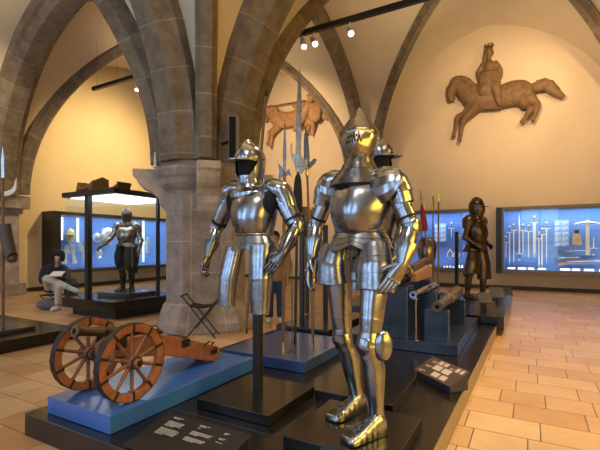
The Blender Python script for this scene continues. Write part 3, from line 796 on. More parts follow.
J5 = dict(waist=L5(0, 0, 1.12), neck=L5(0, .01, 1.55), fauld=o5.z + 1.0 * u5, head=L5(0, -.01, 1.60), hsc=.92, w=1.08, dull=1,
    shR=L5(-.22, .02, 1.47), elR=L5(-.36, -.02, 1.24), wrR=L5(-.50, -.16, 1.06), fiR=L5(-.60, -.24, .93),
    shL=L5(.22, .02, 1.47), elL=L5(.31, .05, 1.18), wrL=L5(.33, -.08, .98), fiL=L5(.34, -.12, .80), plam=5, hs=1.0,
    hipR=L5(-.10, .0, .95), hipL=L5(.10, 0, .95), kneeR=L5(-.11, .0, .50), kneeL=L5(.11, -.02, .50), ankR=L5(-.11, .04, .09), ankL=L5(.11, .03, .09),
    heelR=L5(-.11, .10, 0), heelL=L5(.11, .09, 0), toeR=L5(-.14, -.18, 0), toeL=L5(.14, -.19, 0))
suit(s5, J5, dict(main='steel_warm', leg='black_steel', skirt='black_steel', helm='brown_steel'), 'legs', 'closed', detail=False)
br = MB()
for sx in (-1, 1): slimb(br, [L5(sx * .09, 0, 1.02), L5(sx * .13, 0, .82), L5(sx * .13, 0, .62), L5(sx * .11, 0, .52)], [(.12, .13), (.145, .155), (.12, .13), (.075, .08)], 5, 20)
br.build('breeches', 'black_cloth', s5)
s5.rotation_euler = (0, 0, radians(25))
bx = MB().span((-7.34, 5.60, .98), (-7.08, 5.66, 1.42)); bxo = bx.build('shield', 'black_steel', None, smooth=False, bevel=.02); tag(bxo, 'dark square shield hanging beside the armour in the glass showcase', 'shield')
MB().span((-7.20, 5.62, .363), (-7.18, 5.64, .98)).build('support_rod', 'black_metal', bxo, smooth=False)
# things on top of the showcase
st = thing('wooden_saddle', 'large carved brown wooden saddle on top of the glass showcase', 'saddle', (-8.2, 5.45, 2.545))
q = MB(); slimb(q, [(-8.42, 5.45, 2.68), (-8.25, 5.45, 2.63), (-8.05, 5.45, 2.65), (-7.94, 5.45, 2.72)], [(.12, .18), (.07, .22), (.08, .22), (.14, .17)], 5, 16); q.build('seat', 'leather', st)
q = MB(); q.plate([(-.22, 0), (.22, 0), (.20, .30), (.05, .34), (-.18, .22)], (-7.93, 5.45, 2.548), (0, 1, 0), (.08, 0, 1), .05); q.build('saddle_bow', 'leather', st, smooth=False, bevel=.012); q = MB(); q.plate([(-.22, 0), (.22, 0), (.16, .24), (-.16, .24)], (-8.4, 5.45, 2.548), (0, 1, 0), (-.1, 0, 1), .05); q.build('saddle_bow', 'leather', st, smooth=False, bevel=.012)
st = thing('wooden_saddle', 'smaller dark saddle tree at the front corner of the showcase top', 'saddle', (-7.4, 5.5, 2.545))
q = MB(); slimb(q, [(-7.62, 5.5, 2.60), (-7.42, 5.5, 2.605), (-7.25, 5.5, 2.66)], [(.05, .12), (.05, .15), (.08, .12)], 5, 14); q.build('seat', 'wood_brown', st)
q = MB(); q.plate([(-.14, 0), (.14, 0), (.17, .16), (-.17, .16)], (-7.23, 5.5, 2.57), (0, 1, 0), (.3, 0, 1), .04); q.build('saddle_bow', 'wood_brown', st, smooth=False, bevel=.01)

# ---------------------------------------------------------------- field gun
gz = .303; wr_ = .285
wy = 2.02
gun = thing('field_gun', 'small field gun with orange spoked wheels on the glossy blue plinth', 'cannon', (-2.83, wy, gz))
for x, lab in ((-2.56, 1), (-3.08, -1)):
    w = MB(); c = V((x, wy, gz + wr_)); rings = []
    n = 48
    for k in range(n):
        a = 2 * pi * k / n; rd = V((0, cos(a), sin(a)))
        rings.append([c + rd * r + V((d, 0, 0)) for r, d in ((wr_ - .062, -.022), (wr_ - .062, .022), (wr_ - .052, .027), (wr_ - .003, .027), (wr_ - .003, -.027), (wr_ - .052, -.027))])
    w.loft(rings + [rings[0]], caps=(False, False)); wo = w.build('wheel', 'wood_orange', gun)
    t = MB(); rings = []
    for k in range(72):
        a = 2 * pi * k / 72; rd = V((0, cos(a), sin(a))); e = .003 * (k % 3 == 0)
        rings.append([c + rd * r + V((d, 0, 0)) for r, d in ((wr_ - .004, -.028), (wr_ - .004, .028), (wr_ + e, .028), (wr_ + e, -.028))])
    t.loft(rings + [rings[0]], caps=(False, False)); t.build('tyre', 'iron', wo, smooth=False)
    h = MB().lathe([(.0, -.075), (.036, -.075), (.042, -.05), (.052, -.02), (.052, .02), (.040, .06), (.034, .085), (.024, .088), (.024, .07), (0, .07)], c, (lab, 0, 0), 20); h.build('hub', 'wood_spoke', wo)
    for z in (-.052, .058): MB().lathe([(.038, z - .008), (.047, z - .008), (.047, z + .008), (.038, z + .008)], c, (lab, 0, 0), 20).build('hub_band', 'iron', wo)
    for k in range(10):
        a = 2 * pi * (k + .5) / 10; rd = V((0, cos(a), sin(a)))
        MB().tube([c + rd * .04, c + rd * .12, c + rd * .20, c + rd * (wr_ - .058)], [.016, .0135, .0125, .015], 10, front=(1, 0, 0)).build('spoke', 'wood_spoke', wo)
    for k in range(10):
        a = 2 * pi * (k + .5) / 10; rd = V((0, cos(a), sin(a))); tg = V((0, -sin(a), cos(a))); bn = MB()
        M3 = Matrix((V((1, 0, 0)), tg, rd)).transposed(); bn.box(c + rd * (wr_ - .036), (.060, .021, .064), M=M3); bn.build('strap', 'iron', wo, smooth=False, bevel=.003)
MB().cyl((-3.17, wy, gz + wr_), (-2.47, wy, gz + wr_), .02).build('axle', 'iron', gun)
bz = .835
bl = MB().lathe([(.0, .02), (.026, .02), (.028, 0), (.052, 0), (.056, .02), (.046, .04), (.042, .07), (.045, .26), (.050, .27), (.050, .29), (.046, .30), (.053, .52), (.060, .53), (.060, .56), (.055, .57), (.066, .86), (.074, .88), (.074, .91), (.05, .94), (.02, .96), (.026, .985), (.02, 1.01), (0, 1.02)], (-2.83, 1.75, bz), (0, 1, -.19), 24, (False, False)); bl.v = [V((-2.83, 1.75, bz)) + (p - V((-2.83, 1.75, bz))) * .80 for p in bl.v]; bo = bl.build('barrel', 'gun_bronze', gun)
MB().lathe([(0, .022), (.0225, .022), (.0225, .012)], (-2.83, 1.748, bz), (0, 1, -.19), 20).build('bore', 'void', bo)
tr = MB()
for sx in (-1, 1):
    x = -2.83 + sx * .085
    tr.plate([(1.99, .58), (1.98, .68), (2.06, .73), (2.35, .72), (2.62, .64), (3.18, .43), (3.20, .33), (3.10, .30), (2.5, .50), (2.2, .56)], (x, 0, 0), (0, 1, 0), (0, 0, 1), .055)
tr.plate([(2.4, .52), (2.4, .60), (3.15, .42), (3.15, .34)], (-2.83, 0, 0), (0, 1, 0), (0, 0, 1), .12)
tro = tr.build('trail', 'wood_orange', gun, smooth=False, bevel=.008)
for y, z, s in ((2.72, .56, .07), (3.10, .40, .05), (2.05, .70, .08)):
    for sx in (-1, 1): MB().box((-2.83 + sx * .113, y, z), (.006, .10, s)).build('iron_plate', 'iron', tro, smooth=False)
    MB().box((-2.83, y, z + s * .75), (.235, .05, .008)).build('iron_strap', 'iron', tro, smooth=False)
MB().tube([(-2.70, 2.95, .50), (-2.66, 2.97, .53), (-2.66, 3.03, .51), (-2.70, 3.05, .48)], .008, 8).build('ring_hook', 'iron', tro, smooth=False)

# ---------------------------------------------------------------- labels
def text_rows(mb, o, ax, ay, w, rows, pitch, th=.004, fill=(.55, 1.0), up=(0, 0, .001)):
    """rows of short printed strokes"""
    o, ax, ay = V(o), V(ax).normalized(), V(ay).normalized(); rnd = random.Random(int(abs(o.x * 1000) + rows)); nz = ax.cross(ay).normalized()
    for r in range(rows):
        x = 0; end = w * (1 if r < rows - 1 else rnd.uniform(.4, .8)) * rnd.uniform(.92, 1)
        while x < end:
            l = min(rnd.uniform(.010, .034) * pitch / .012, end - x); c = o + ax * x - ay * r * pitch + nz * .0016
            mb.add([c, c + ax * l, c + ax * l + ay * pitch * .5, c + ay * pitch * .5], [(0, 1, 2, 3)]); x += l + pitch * .28
def label_board(a, b, c, th, mat, label, blocks, ink='print_white', pitch=.012, box=None, boxmat='black_metal', cat='sign'):
    """a = front left, b = front right, c = back left (top surface)"""
    a, b, c = V(a), V(b), V(c); ax = b - a; ay = c - a; n = ax.cross(ay).normalized()
    r = thing('information_sign', label, cat, (a + b) / 2 - V((0, 0, (a.z + b.z) / 2 - (box if box is not None else a.z))))
    MB().add([a, b, b + ay, c] + [p - n * th for p in (a, b, b + ay, c)], [(0, 1, 2, 3), (7, 6, 5, 4), (0, 4, 5, 1), (1, 5, 6, 2), (2, 6, 7, 3), (3, 7, 4, 0)]).build('board', mat, r, smooth=False)
    if box is not None:
        q = [a + ax * .03 + ay * .06, b - ax * .03 + ay * .06, b - ax * .03 + ay * .96, a + ax * .03 + ay * .96]
        MB().add([p - n * th for p in q] + [V((p.x, p.y, box + .003)) for p in q], [(0, 1, 2, 3), (7, 6, 5, 4), (0, 4, 5, 1), (1, 5, 6, 2), (2, 6, 7, 3), (3, 7, 4, 0)]).build('wedge_box', boxmat, r, smooth=False)
    for u, v, w, rows, p in blocks:
        t = MB(); text_rows(t, a + ax * u + ay * v, ax, ay, ax.length * w, rows, p); t.build('text_block', ink, r, smooth=False)['kind'] = 'stuff'
    return r
label_board(V((-2.22, 1.69, .205)), V((-1.50, 1.69, .205)), V((-2.22, 2.06, .275)), .012, 'label_black', 'black label panel with three columns of white text beside the blue plinth',
    [(.13, .90, .13, 2, .010), (.13, .78, .20, 6, .0095), (.13, .58, .24, 7, .0095), (.47, .88, .12, 2, .010), (.47, .80, .08, 1, .009), (.46, .70, .23, 4, .0095), (.46, .54, .22, 4, .0095), (.76, .86, .06, 2, .010), (.76, .72, .07, 2, .009), (.76, .62, .16, 1, .008)], ink='print_grey', box=PT)
la, lb, lc = V((-.985, 4.02, .235)), V((-.60, 3.68, .235)), V((-.845, 4.20, .34))
lr = label_board(la, lb, lc, .012, 'label_brown', 'brown tilted label panel with pale text blocks near the right platform edge', [], box=PT, boxmat='navy_plinth')
ax, ay = lb - la, lc - la
for u, v, w, h in ((.08, .16, .18, .12), (.10, .48, .2, .12), (.14, .78, .16, .1), (.62, .78, .12, .1)):
    t = MB(); text_rows(t, la + ax * u + ay * v, ax, ay, ax.length * w, 2, .014); t.build('text_block', 'print_pale', lr, smooth=False)['kind'] = 'stuff'
for u, v, w, h in ((.42, .10, .18, .24), (.64, .10, .16, .24), (.30, .42, .2, .26), (.54, .42, .2, .26), (.30, .74, .1, .2), (.44, .74, .1, .2), (.76, .70, .08, .22), (.88, .70, .07, .22)):
    nn = ax.cross(ay).normalized() * .0016; o = la + ax * u + ay * v + nn
    MB().add([o, o + ax * w, o + ax * w + ay * h, o + ay * h], [(0, 1, 2, 3)]).build('text_block', 'print_pale', lr, smooth=False)
label_board(V((-1.05, 1.80, .20)), V((-.56, 1.80, .20)), V((-1.05, 2.15, .29)), .012, 'navy_plinth', 'dark blue label block in front of the stand plate of the full suit', [], box=PT, boxmat='navy_plinth')

# ---------------------------------------------------------------- polearms
def outline_blade(w, h): return [(-w, 0), (-w * 1.1, h * .3), (-w * .9, h * .75), (0, h), (w * .9, h * .75), (w * 1.1, h * .3), (w, 0)]
def polearm(name, label, foot, top, r, mats, build, cat='polearm', group='polearms on the blue slab'):
    foot, top = V(foot), V(top); root = thing(name, label, cat, foot, group)
    MB().tube([foot, top], [r, r * .92], 12).build('shaft', mats[0], root)
    fe = MB().tube([foot, foot + (top - foot).normalized() * .07], [r * 1.15, r * 1.2], 12); fe.build('ferrule', mats[2], root)
    build(root, top, mats[1], (top - foot).normalized()); return root
VX = V((CT, ST, 0))        # direction the flat blades are turned
bz_ = .285
def b_halberd(root, top, mat, u):
    m = MB(); m.plate([(-.016, -.30), (-.018, .0), (-.02, .25), (0, .62), (.02, .25), (.018, 0), (.016, -.30)], top, VX, u, .02); m.build('spike', mat, root, smooth=False, bevel=.004)
    m = MB(); m.plate([(-.015, .03), (-.07, .10), (-.085, .16), (-.06, .0), (-.075, -.14), (-.03, -.05), (-.015, -.07)], top, VX, u, .012); m.plate([(.015, .0), (.05, .04), (.085, -.06), (.05, -.03), (.015, -.05)], top, VX, u, .012); m.build('axe_blade', mat, root, smooth=False, bevel=.003)
def b_glaive(root, top, mat, u):
    m = MB(); m.plate([(-.030, 0), (-.034, .35), (-.030, .7), (-.018, 1.0), (0, 1.16), (.018, 1.0), (.030, .7), (.034, .35), (.030, 0)], top + u * .06, VX, u, .016); m.build('blade', mat, root, smooth=False, bevel=.004)
    m = MB(); m.plate([(-.02, .0), (-.05, .10), (-.085, .16), (-.095, .30), (-.075, .36), (-.07, .22), (-.03, .20), (.03, .20), (.07, .14), (.11, .16), (.10, .05), (.06, .0), (.02, -.04)], top, VX, u, .012); m.build('crescent', mat, root, smooth=False, bevel=.003)
    m = MB(); slimb(m, [top + u * -.03, top - u * .10, top - u * .40, top - u * .47], [(.02, .02), (.040, .040), (.062, .062), (.052, .052)], 5, 14); m.build('tassel', 'black_cloth', root)
def b_partisan(root, top, mat, u):
    m = MB(); m.plate([(-.03, 0), (-.036, .08), (-.028, .3), (0, .46), (.028, .3), (.036, .08), (.03, 0)], top, VX, u, .016); m.build('blade', mat, root, smooth=False, bevel=.004)
    m = MB(); m.plate([(-.02, 0), (-.07, .06), (-.10, .03), (-.08, .0), (-.03, -.06), (.03, -.06), (.10, .0), (.12, .04), (.09, .06), (.02, .0)], top + u * .02, VX, u, .012); m.build('lug', mat, root, smooth=False, bevel=.003)
    m = MB().lathe([(.016, 0), (.024, .02), (.02, .07), (.026, .10), (.016, .12)], top - u * .14, tuple(u), 12); m.build('socket', 'brass', root)
def b_cap(root, top, mat, u):
    MB().tube([top - u * .02, top + u * .05], [.026, .02], 12).build('cap', mat, root)
Yp_ = 4.05
def ft(px, Y=Yp_): 
    p = W(px, 300, Y); return V((p.x, p.y, bz_))
polearm('halberd', 'halberd with small axe blade on a thick brown shaft, leftmost blade in the group', ft(283, 3.95), W(284.5, 172, 3.95), .020, ('wood_brown', 'steel_dark', 'brass'), b_halberd)
polearm('glaive', 'tallest polearm with broad blade and black tassel behind the front suits', ft(295, 4.15), W(298, 172, 4.15), .017, ('black_metal', 'steel_warm', 'iron'), b_glaive)
polearm('partisan', 'slim partisan with blue-grey blade and side lugs, right in the group', ft(313, 4.25), W(307, 165, 4.25), .015, ('wood_brown', 'steel_dark', 'brass'), b_partisan)
polearm('pike', 'reddish brown pole leaning behind the half armour', ft(245.5, 4.35), W(266, 95, 4.35), .021, ('wood_brown', 'iron', 'brass'), b_cap)
rd = thing('support_rod', 'thin metal rod with three-pronged foot on the polearm slab', 'stand', ft(292, 3.78)); p0 = ft(292, 3.78)
MB().cyl(p0, p0 + V((0, 0, 1.0)), .007).build('rod', 'steel_dark', rd)
fm = MB()
for k in range(3): fm.tube([p0 + V((0, 0, .05)), p0 + V((.05 * cos(2.1 * k), .05 * sin(2.1 * k), .008))], .006, 8)
fm.build('foot', 'iron', rd)
rd = thing('support_rod', 'brass-topped metal rod standing on the polearm slab near the full suit', 'stand', ft(313, 4.0)); p0 = ft(313.5, 3.98)
MB().cyl(p0, V((p0.x, p0.y, W(313, 290, 3.98).z)), .008).build('rod', 'steel_dark', rd)
MB().lathe([(.010, -.02), (.026, 0), (.030, .10), (.024, .13), (0, .13)], V((p0.x, p0.y, W(313, 290, 3.98).z)), n=14).build('holder', 'brass', rd)
for px, Y, t, lb in ((302, 5.45, 215, 'dark post on the black plinth, left one'), (325.5, 5.9, 225, 'dark post on the black plinth, right one by the knee of the full suit')):
    p = W(px, 300, Y); hh = W(px, t, Y).z; q = MB().span((p.x - .03, p.y - .03, .332), (p.x + .03, p.y + .03, hh)); tag(q.build('support_post', 'black_metal', None, smooth=False), lb, 'stand')
# copper-brown cuirass glimpsed behind
ca = W(307, 222, 5.85); cr = thing('cuirass', 'bronze-coloured breastplate glimpsed between the arms of the two front suits', 'armor', ca)
q = MB(); q.loft([body_ring(ca + V((0, 0, z)), hw, df, db, keel=.02) for z, hw, df, db in ((-.22, .15, .11, .1), (-.1, .17, .15, .11), (.05, .19, .17, .12), (.18, .17, .12, .12), (.24, .10, .08, .09))]); q.build('breastplate', 'bronze', cr); MB().span((ca.x - .025, ca.y - .025, .332), (ca.x + .025, ca.y + .025, ca.z - .18)).build('post', 'black_metal', cr, smooth=False)
# left edge polearm
p = W(3, 300, 3.12); f0 = V((p.x, p.y, .225)); le = thing('polearm', 'polearm with curved crescent blade standing at the left edge of the picture', 'polearm', f0)
tp = V((p.x, p.y, W(3, 178, 3.12).z))
MB().cyl(f0, tp, .020).build('shaft', 'wood_brown', le)
m = MB(); m.plate([(-.024, 0), (-.024, .28), (0, .50), (.024, .28), (.024, 0)], tp, VX, (0, 0, 1), .016)
m.build('spike', 'steel', le, smooth=False, bevel=.003)
m = MB(); arc = [(.01 + .19 * sin(radians(a)), -.13 - .14 * cos(radians(a))) for a in range(0, 100, 8)]; arc2 = [(.01 + .16 * sin(radians(a)), -.08 - .12 * cos(radians(a))) for a in range(96, -1, -8)]
m.plate(arc + [(.20, .0)] + arc2, tp, VX, (0, 0, 1), .012); m.build('crescent', 'ivory', le, smooth=False)
q = MB(); c = W(9, 244, 3.10); slimb(q, [c + V((-.10, 0, .28)), c + V((-.06, 0, .1)), c + V((.02, 0, -.1)), c + V((.10, 0, -.2)), c + V((.13, 0, -.16))], [(.09, .07), (.09, .08), (.10, .08), (.08, .07), (.03, .03)], 5, 16)
hb = tag(q.build('leather_boot', 'label_brown', None), 'dark leather boot-shaped piece beside the pole at the left edge', 'boot')

# ---------------------------------------------------------------- folding stool
sp = W(200, 337, 4.62); so = V((sp.x, 4.55, 0)); so = G(203, 336.5, 0)
fs = thing('folding_stool', 'black folding stool frame standing in front of the stone pillar', 'stool', so)
R_ = V((CT, ST, 0)); Fw = V((-ST, CT, 0))
for dd in (-.14, .14):
    for sg in (-1, 1):
        MB().tube([so + R_ * sg * .23 + Fw * dd, so - R_ * sg * .30 + Fw * dd + V((0, 0, .66))], .011, 8).build('leg', 'black_metal', fs)
for sg in (-1, 1):
    a = so - R_ * sg * .30 + V((0, 0, .66)); MB().tube([a - Fw * .17, a + Fw * .17], .013, 8).build('rail', 'black_metal', fs)
    a = so + R_ * sg * .20 + V((0, 0, .06)); MB().tube([a - Fw * .14, a + Fw * .14], .009, 8).build('cross_bar', 'black_metal', fs)
q = MB(); rings = []
for i in range(9):
    t = i / 8; c = so + R_ * (-.17 + .34 * t) + V((0, 0, .52 - .03 * sin(pi * t))); rings.append([c - Fw * .14, c + Fw * .14, c + Fw * .14 - V((0, 0, .025)), c - Fw * .14 - V((0, 0, .025))])
q.loft(rings); q.build('seat_sling', 'black_cloth', fs, smooth=False)

# ---------------------------------------------------------------- speaker and sensor
c = W(234, 138, 5.0); r_ = thing('loudspeaker', 'slim black loudspeaker fixed high on the right side of the pillar', 'speaker', c)
sp_d = D(234, 138, 6.45); r_.location = sp_d; r_['_o'] = tuple(sp_d)
Mr = Matrix.Rotation(TH, 3, 'Z')
MB().box(sp_d, (.16, .12, .68), M=Mr).build('cabinet', 'speaker_tan', r_, smooth=False, bevel=.006)
MB().box(sp_d + V((.02, -.065, 0)), (.105, .012, .64), M=Mr).build('grille', 'void', r_, smooth=False)
MB().cyl(sp_d + V((-.06, .06, 0)), sp_d + V((-.42, .21, 0)), .025).build('wall_arm', 'black_metal', r_, smooth=False)
c = V(PL) + V((-.40, -.80, 2.76)); q = MB().lathe([(.045, 0), (.045, .03), (.022, .05), (.018, .10), (.026, .13), (.015, .16), (.012, .26), (0, .27)], c, n=14)
tag(q.build('sensor', 'white_paint', None), 'small white sensor standing on the pillar capital', 'sensor')
# ---------------------------------------------------------------- small gun barrels on the right plinth
def gun_barrel(name, label, muz, ln, r0, r1, mat, drop=0, knob=True, group='gun barrels on the dark blue plinth'):
    muz = V(muz); root = thing(name, label, 'cannon', muz, group)
    prof = [(r0 * .55, .03), (r0 * .55, 0), (r0 * 1.25, 0), (r0 * 1.3, .03), (r0 * 1.05, .06), (r0, .10), (r0 * .3 + r1 * .7, ln * .45), (r1 * 1.12, ln * .46), (r1 * 1.12, ln * .49), (r1 * .95, ln * .5), (r1 * 1.1, ln * .9), (r1 * 1.22, ln * .92), (r1 * 1.22, ln * .96), (r1 * .6, ln)]
    if knob: prof += [(r1 * .3, ln + .02), (r1 * .42, ln + .06), (r1 * .2, ln + .10), (0, ln + .105)]
    MB().lathe(prof, muz, (0, 1, drop), 20, (False, True)).build('barrel', mat, root)
    MB().lathe([(0, .035), (r0 * .56, .035), (r0 * .56, .02)], muz, (0, 1, drop), 16).build('bore', 'void', root)
    tr = MB(); c = muz + V((0, ln * .5, drop * ln * .5)); tr.cyl(c - V((r1 * 1.35, 0, 0)), c + V((r1 * 1.35, 0, 0)), r1 * .35); tr.build('trunnion', mat, root)
    return root
bs = []
def block(a, b, label, holes=True):
    r = thing('gun_support', label, 'stand', ((a[0] + b[0]) / 2, (a[1] + b[1]) / 2, .30), 'dark blue supports on the gun plinth')
    MB().span((a[0], a[1], .30), (b[0], b[1], b[2])).build('body', 'navy_plinth', r, smooth=False, bevel=.003)
    MB().span((b[0] - .001, a[1] - .003, .30), (b[0] + .012, a[1] + .02, b[2])).build('edge_strip', 'steel_dark', r, smooth=False)
    if holes:
        for z in (.40, .47, .54): MB().cyl((a[0] + .18, a[1] - .002, z), (a[0] + .18, a[1] + .01, z), .012).build('bolt_hole', 'void', r)
    return r
Pm = W(437, 307, 4.98); gun_barrel('gun_barrel', 'dark bronze gun barrel lying on the right-hand supports', Pm, 1.55, .052, .075, 'bronze', .02)
block((Pm.x - .17, 5.08), (Pm.x + .10, 5.25, Pm.z - .065), 'dark blue support under the muzzle of the right-hand gun barrel', False)
block((Pm.x - .16, 6.30), (Pm.x + .12, 6.45, Pm.z - .065), 'dark blue support under the breech of the right-hand gun barrel', False)
Pm2 = W(413, 295, 4.86); gun_barrel('gun_barrel', 'slim pale steel gun barrel held up by a thin rod', Pm2, 1.25, .036, .048, 'steel', .0, False)
rdp = V((Pm2.x, 5.0, .30)); r_ = thing('support_rod', 'thin rod carrying the slim steel gun barrel', 'stand', rdp)
MB().cyl(rdp, rdp + V((0, 0, Pm2.z - .30 - .065)), .011).build('rod', 'steel_warm', r_)
MB().lathe([(.05, 0), (.05, .01), (.015, .02)], rdp, n=14).build('foot', 'steel_warm', r_)
q = MB().box(rdp + V((0, 0, Pm2.z - .30 - .058)), (.06, .03, .02)); q.build('fork', 'steel_warm', r_, smooth=False)
block((Pm2.x - .10, 5.55), (Pm2.x + .13, 5.95, Pm2.z - .062), 'dark blue support behind the thin rod under the steel barrel', False)
block((-1.70, 4.98), (-1.31, 5.35, .93), 'tall dark blue support with three holes beside the hand of the full suit')
block((-1.70, 6.2), (-1.31, 6.4, .93), 'tall dark blue support at the back left of the gun plinth', False)
Pm3 = V((-1.49, 4.92, 1.08)); gun_barrel('mortar', 'short brown mortar with ribbed bulging muzzle on the tall support', Pm3, .55, .10, .12, 'bronze', .0)
Pm4 = V((-1.47, 6.22, 1.035)); q = thing('gun_stock', 'pale wooden gun carriage beam lying behind the mortar', 'cannon', Pm4)
MB().plate([(-.5, -.10), (-.5, .02), (.4, .10), (.55, .06), (.55, -.10)], Pm4, (0, 1, 0), (0, 0, 1), .20).build('beam', 'wood_pale', q, smooth=False, bevel=.012)
MB().cyl(Pm4 + V((0, -.45, .08)), Pm4 + V((0, .5, .16)), .055).build('barrel', 'bronze', q)

# spears on the far platform
def spear(px, tip, Y, label, r=.013, lean=0, tassel=False):
    p = W(px, 300, Y); f = V((p.x + lean, p.y, .30)); t = V((p.x, p.y, W(px, tip, Y).z)); u = (t - f).normalized()
    root = thing('spear', label, 'polearm', f, 'spears on the far platform')
    MB().tube([f, t - u * .28], r, 10).build('shaft', 'wood_brown', root)
    m = MB(); m.plate([(-.012, -.30), (-.026, -.2), (-.012, -.05), (0, 0), (.012, -.05), (.026, -.2), (.012, -.30)], t, VX, u, .012); m.build('spearhead', 'steel_dark', root, smooth=False)
    if tassel: MB().tube([t - u * .30, t - u * .42, t - u * .75, t - u * .80], [.02, .045, .07, .05], 12).build('tassel', 'red_cloth', root)
spear(438.5, 186, 7.7, 'tall thin spear before the blue showcase, nearest the dark suit', .016)
spear(433, 195, 7.8, 'shorter thin spear just left of the tallest one', .012)
spear(420, 189, 7.9, 'leaning spear with a dark red tassel before the blue showcase', .013, lean=.25, tassel=True)
spear(424, 200, 8.1, 'slim spear crossing behind the red-tasselled one', .011, lean=-.15)
# dark cuirass under the spears
ca = W(427, 250, 8.9); cr = thing('cuirass', 'blackened breastplate on a post under the spears on the far platform', 'armor', V((ca.x, ca.y, .30)))
q = MB(); q.loft([body_ring(ca + V((0, 0, z)), hw, df, db, keel=.02) for z, hw, df, db in ((-.36, .2, .16, .15), (-.3, .15, .12, .1), (-.12, .18, .17, .12), (.05, .2, .17, .13), (.20, .17, .12, .12), (.27, .10, .08, .09))]); q.build('breastplate', 'steel_dark', cr)
MB().span((ca.x - .03, ca.y - .03, .30), (ca.x + .03, ca.y + .03, ca.z - .3)).build('post', 'black_metal', cr, smooth=False)
# label stands on the far platform
def lectern(px, py, Y, w, d, label, mat='label_black', z0=.30, dz=.16):
    p = W(px, py, Y); c = V((p.x, p.y, z0)); r = thing('label_stand', label, 'label', c)
    MB().plate([(-d / 2, .10), (d / 2, .10 + dz), (d / 2, .12 + dz), (-d / 2, .12)], c, (-.25, 1, 0), (0, 0, 1), w).build('board', mat, r, smooth=False)
    MB().box(c + V((0, 0, .07)), (.05, .05, .14)).build('stem', 'black_metal', r, smooth=False)
lectern(497, 300, 9.2, .26, .30, 'pale tilted label on the far platform beside the dark suit', 'panel_grey' if 'panel_grey' in MATS else 'grey_plinth')
lectern(485, 308, 8.1, .22, .22, 'dark tilted label at the near end of the far platform')
lectern(508, 290, 12.2, .20, .26, 'black tilted label stand on the floor below the right-hand showcase', z0=0.0, dz=.2)

# ---------------------------------------------------------------- wall showcases
def wall_case(axis, a0, a1, wall, depth, z0, z1, label, dark_end=True, panel='case_blue', fmat='frame_bronze', lit=(6.5, 3)):
    """axis 'x': along the back wall; 'y': along the left wall"""
    def P(s, dep, z): return V((s, wall - dep, z)) if axis == 'x' else V((wall + dep, s, z))
    r = thing('wall_showcase', label, 'showcase', P((a0 + a1) / 2, depth / 2, z0))
    def bx(s0, s1, d0, d1, za, zb, nm, mat, **k): return MB().span(P(s0, d0, za), P(s1, d1, zb)).build(nm, mat, r, smooth=False, **k)
    t = .06
    bx(a0, a1, 0.0, .03, z0, z1, 'back_panel', panel)
    bx(a0, a1, .03, depth, z0, z0 + t, 'floor_panel', panel); bx(a0, a1, .03, depth, z1 - t, z1, 'top_cover', fmat)
    bx(a0, a0 + .03, .03, depth, z0 + t, z1 - t, 'end_panel', panel); bx(a1 - .03, a1, .03, depth, z0 + t, z1 - t, 'end_panel', panel)
    f = MB(); g = depth
    f.span(P(a0 - .03, g, z0 - .07), P(a1 + .03, g + .06, z0 + .03)); f.span(P(a0 - .03, g, z1 - .04), P(a1 + .03, g + .06, z1 + .05))
    f.span(P(a0 - .03, g, z0 + .03), P(a0 + .03, g + .06, z1 - .04)); f.span(P(a1 - .03, g, z0 + .03), P(a1 + .03, g + .06, z1 - .04))
    f.build('frame', fmat, r, smooth=False)
    if dark_end:
        bx(a0 - .20, a0 - .03, 0, g + .065, z0 - .07, z1 + .05, 'end_box', 'frame_black')
    bx(a0 + .03, a1 - .03, g + .02, g + .03, z0 + .03, z1 - .04, 'pane', 'case_glass')
    for zz_, zt_, pw in ((z1 - t - .02, z0 + .5, lit[0]), (z0 + t + .02, z1 - .5, lit[1])):
        l = bpy.data.lights.new('case_lamp', 'AREA'); l.shape = 'RECTANGLE'; l.size = a1 - a0 - .2; l.size_y = .07; l.energy = pw * (a1 - a0); l.color = (.78, .90, 1.0)
        p = P((a0 + a1) / 2, g - .03, zz_); q = P((a0 + a1) / 2, .02, zt_); lo = bpy.data.objects.new('case_lamp', l); COL.objects.link(lo); lo.location = p
        zax = -(q - p).normalized(); xax = (P(1, 0, 0) - P(0, 0, 0)).normalized(); yax = zax.cross(xax); lo.rotation_euler = Matrix((xax, yax, zax)).transposed().to_euler()
    return r, P
YC = YB - .06                                  # back panel plane of the back-wall cases
cz0, cz1 = W(502, 271, 14.6).z, W(502, 209, 14.6).z
rc, PR = wall_case('x', W(503, 240, 14.6).x, 3.3, YB, .42, cz0, cz1, 'large blue lit wall showcase of swords and guns at the right')
mc, PM = wall_case('x', W(398, 240, 14.6).x, W(474, 240, 14.6).x, YB, .42, cz0, cz1, 'blue lit wall showcase between the full suit and the dark suit', False, 'case_blue_dark')
lz0, lz1 = .62, 2.47
ly0 = 13.0 / tan(TH - atan(tpx(62))); lc_, PLc = wall_case('y', 7.55, 12.9, XL, .60, lz0, lz1, 'blue lit wall showcase of helmets and gauntlets on the left wall', True, 'case_blue', 'frame_black')

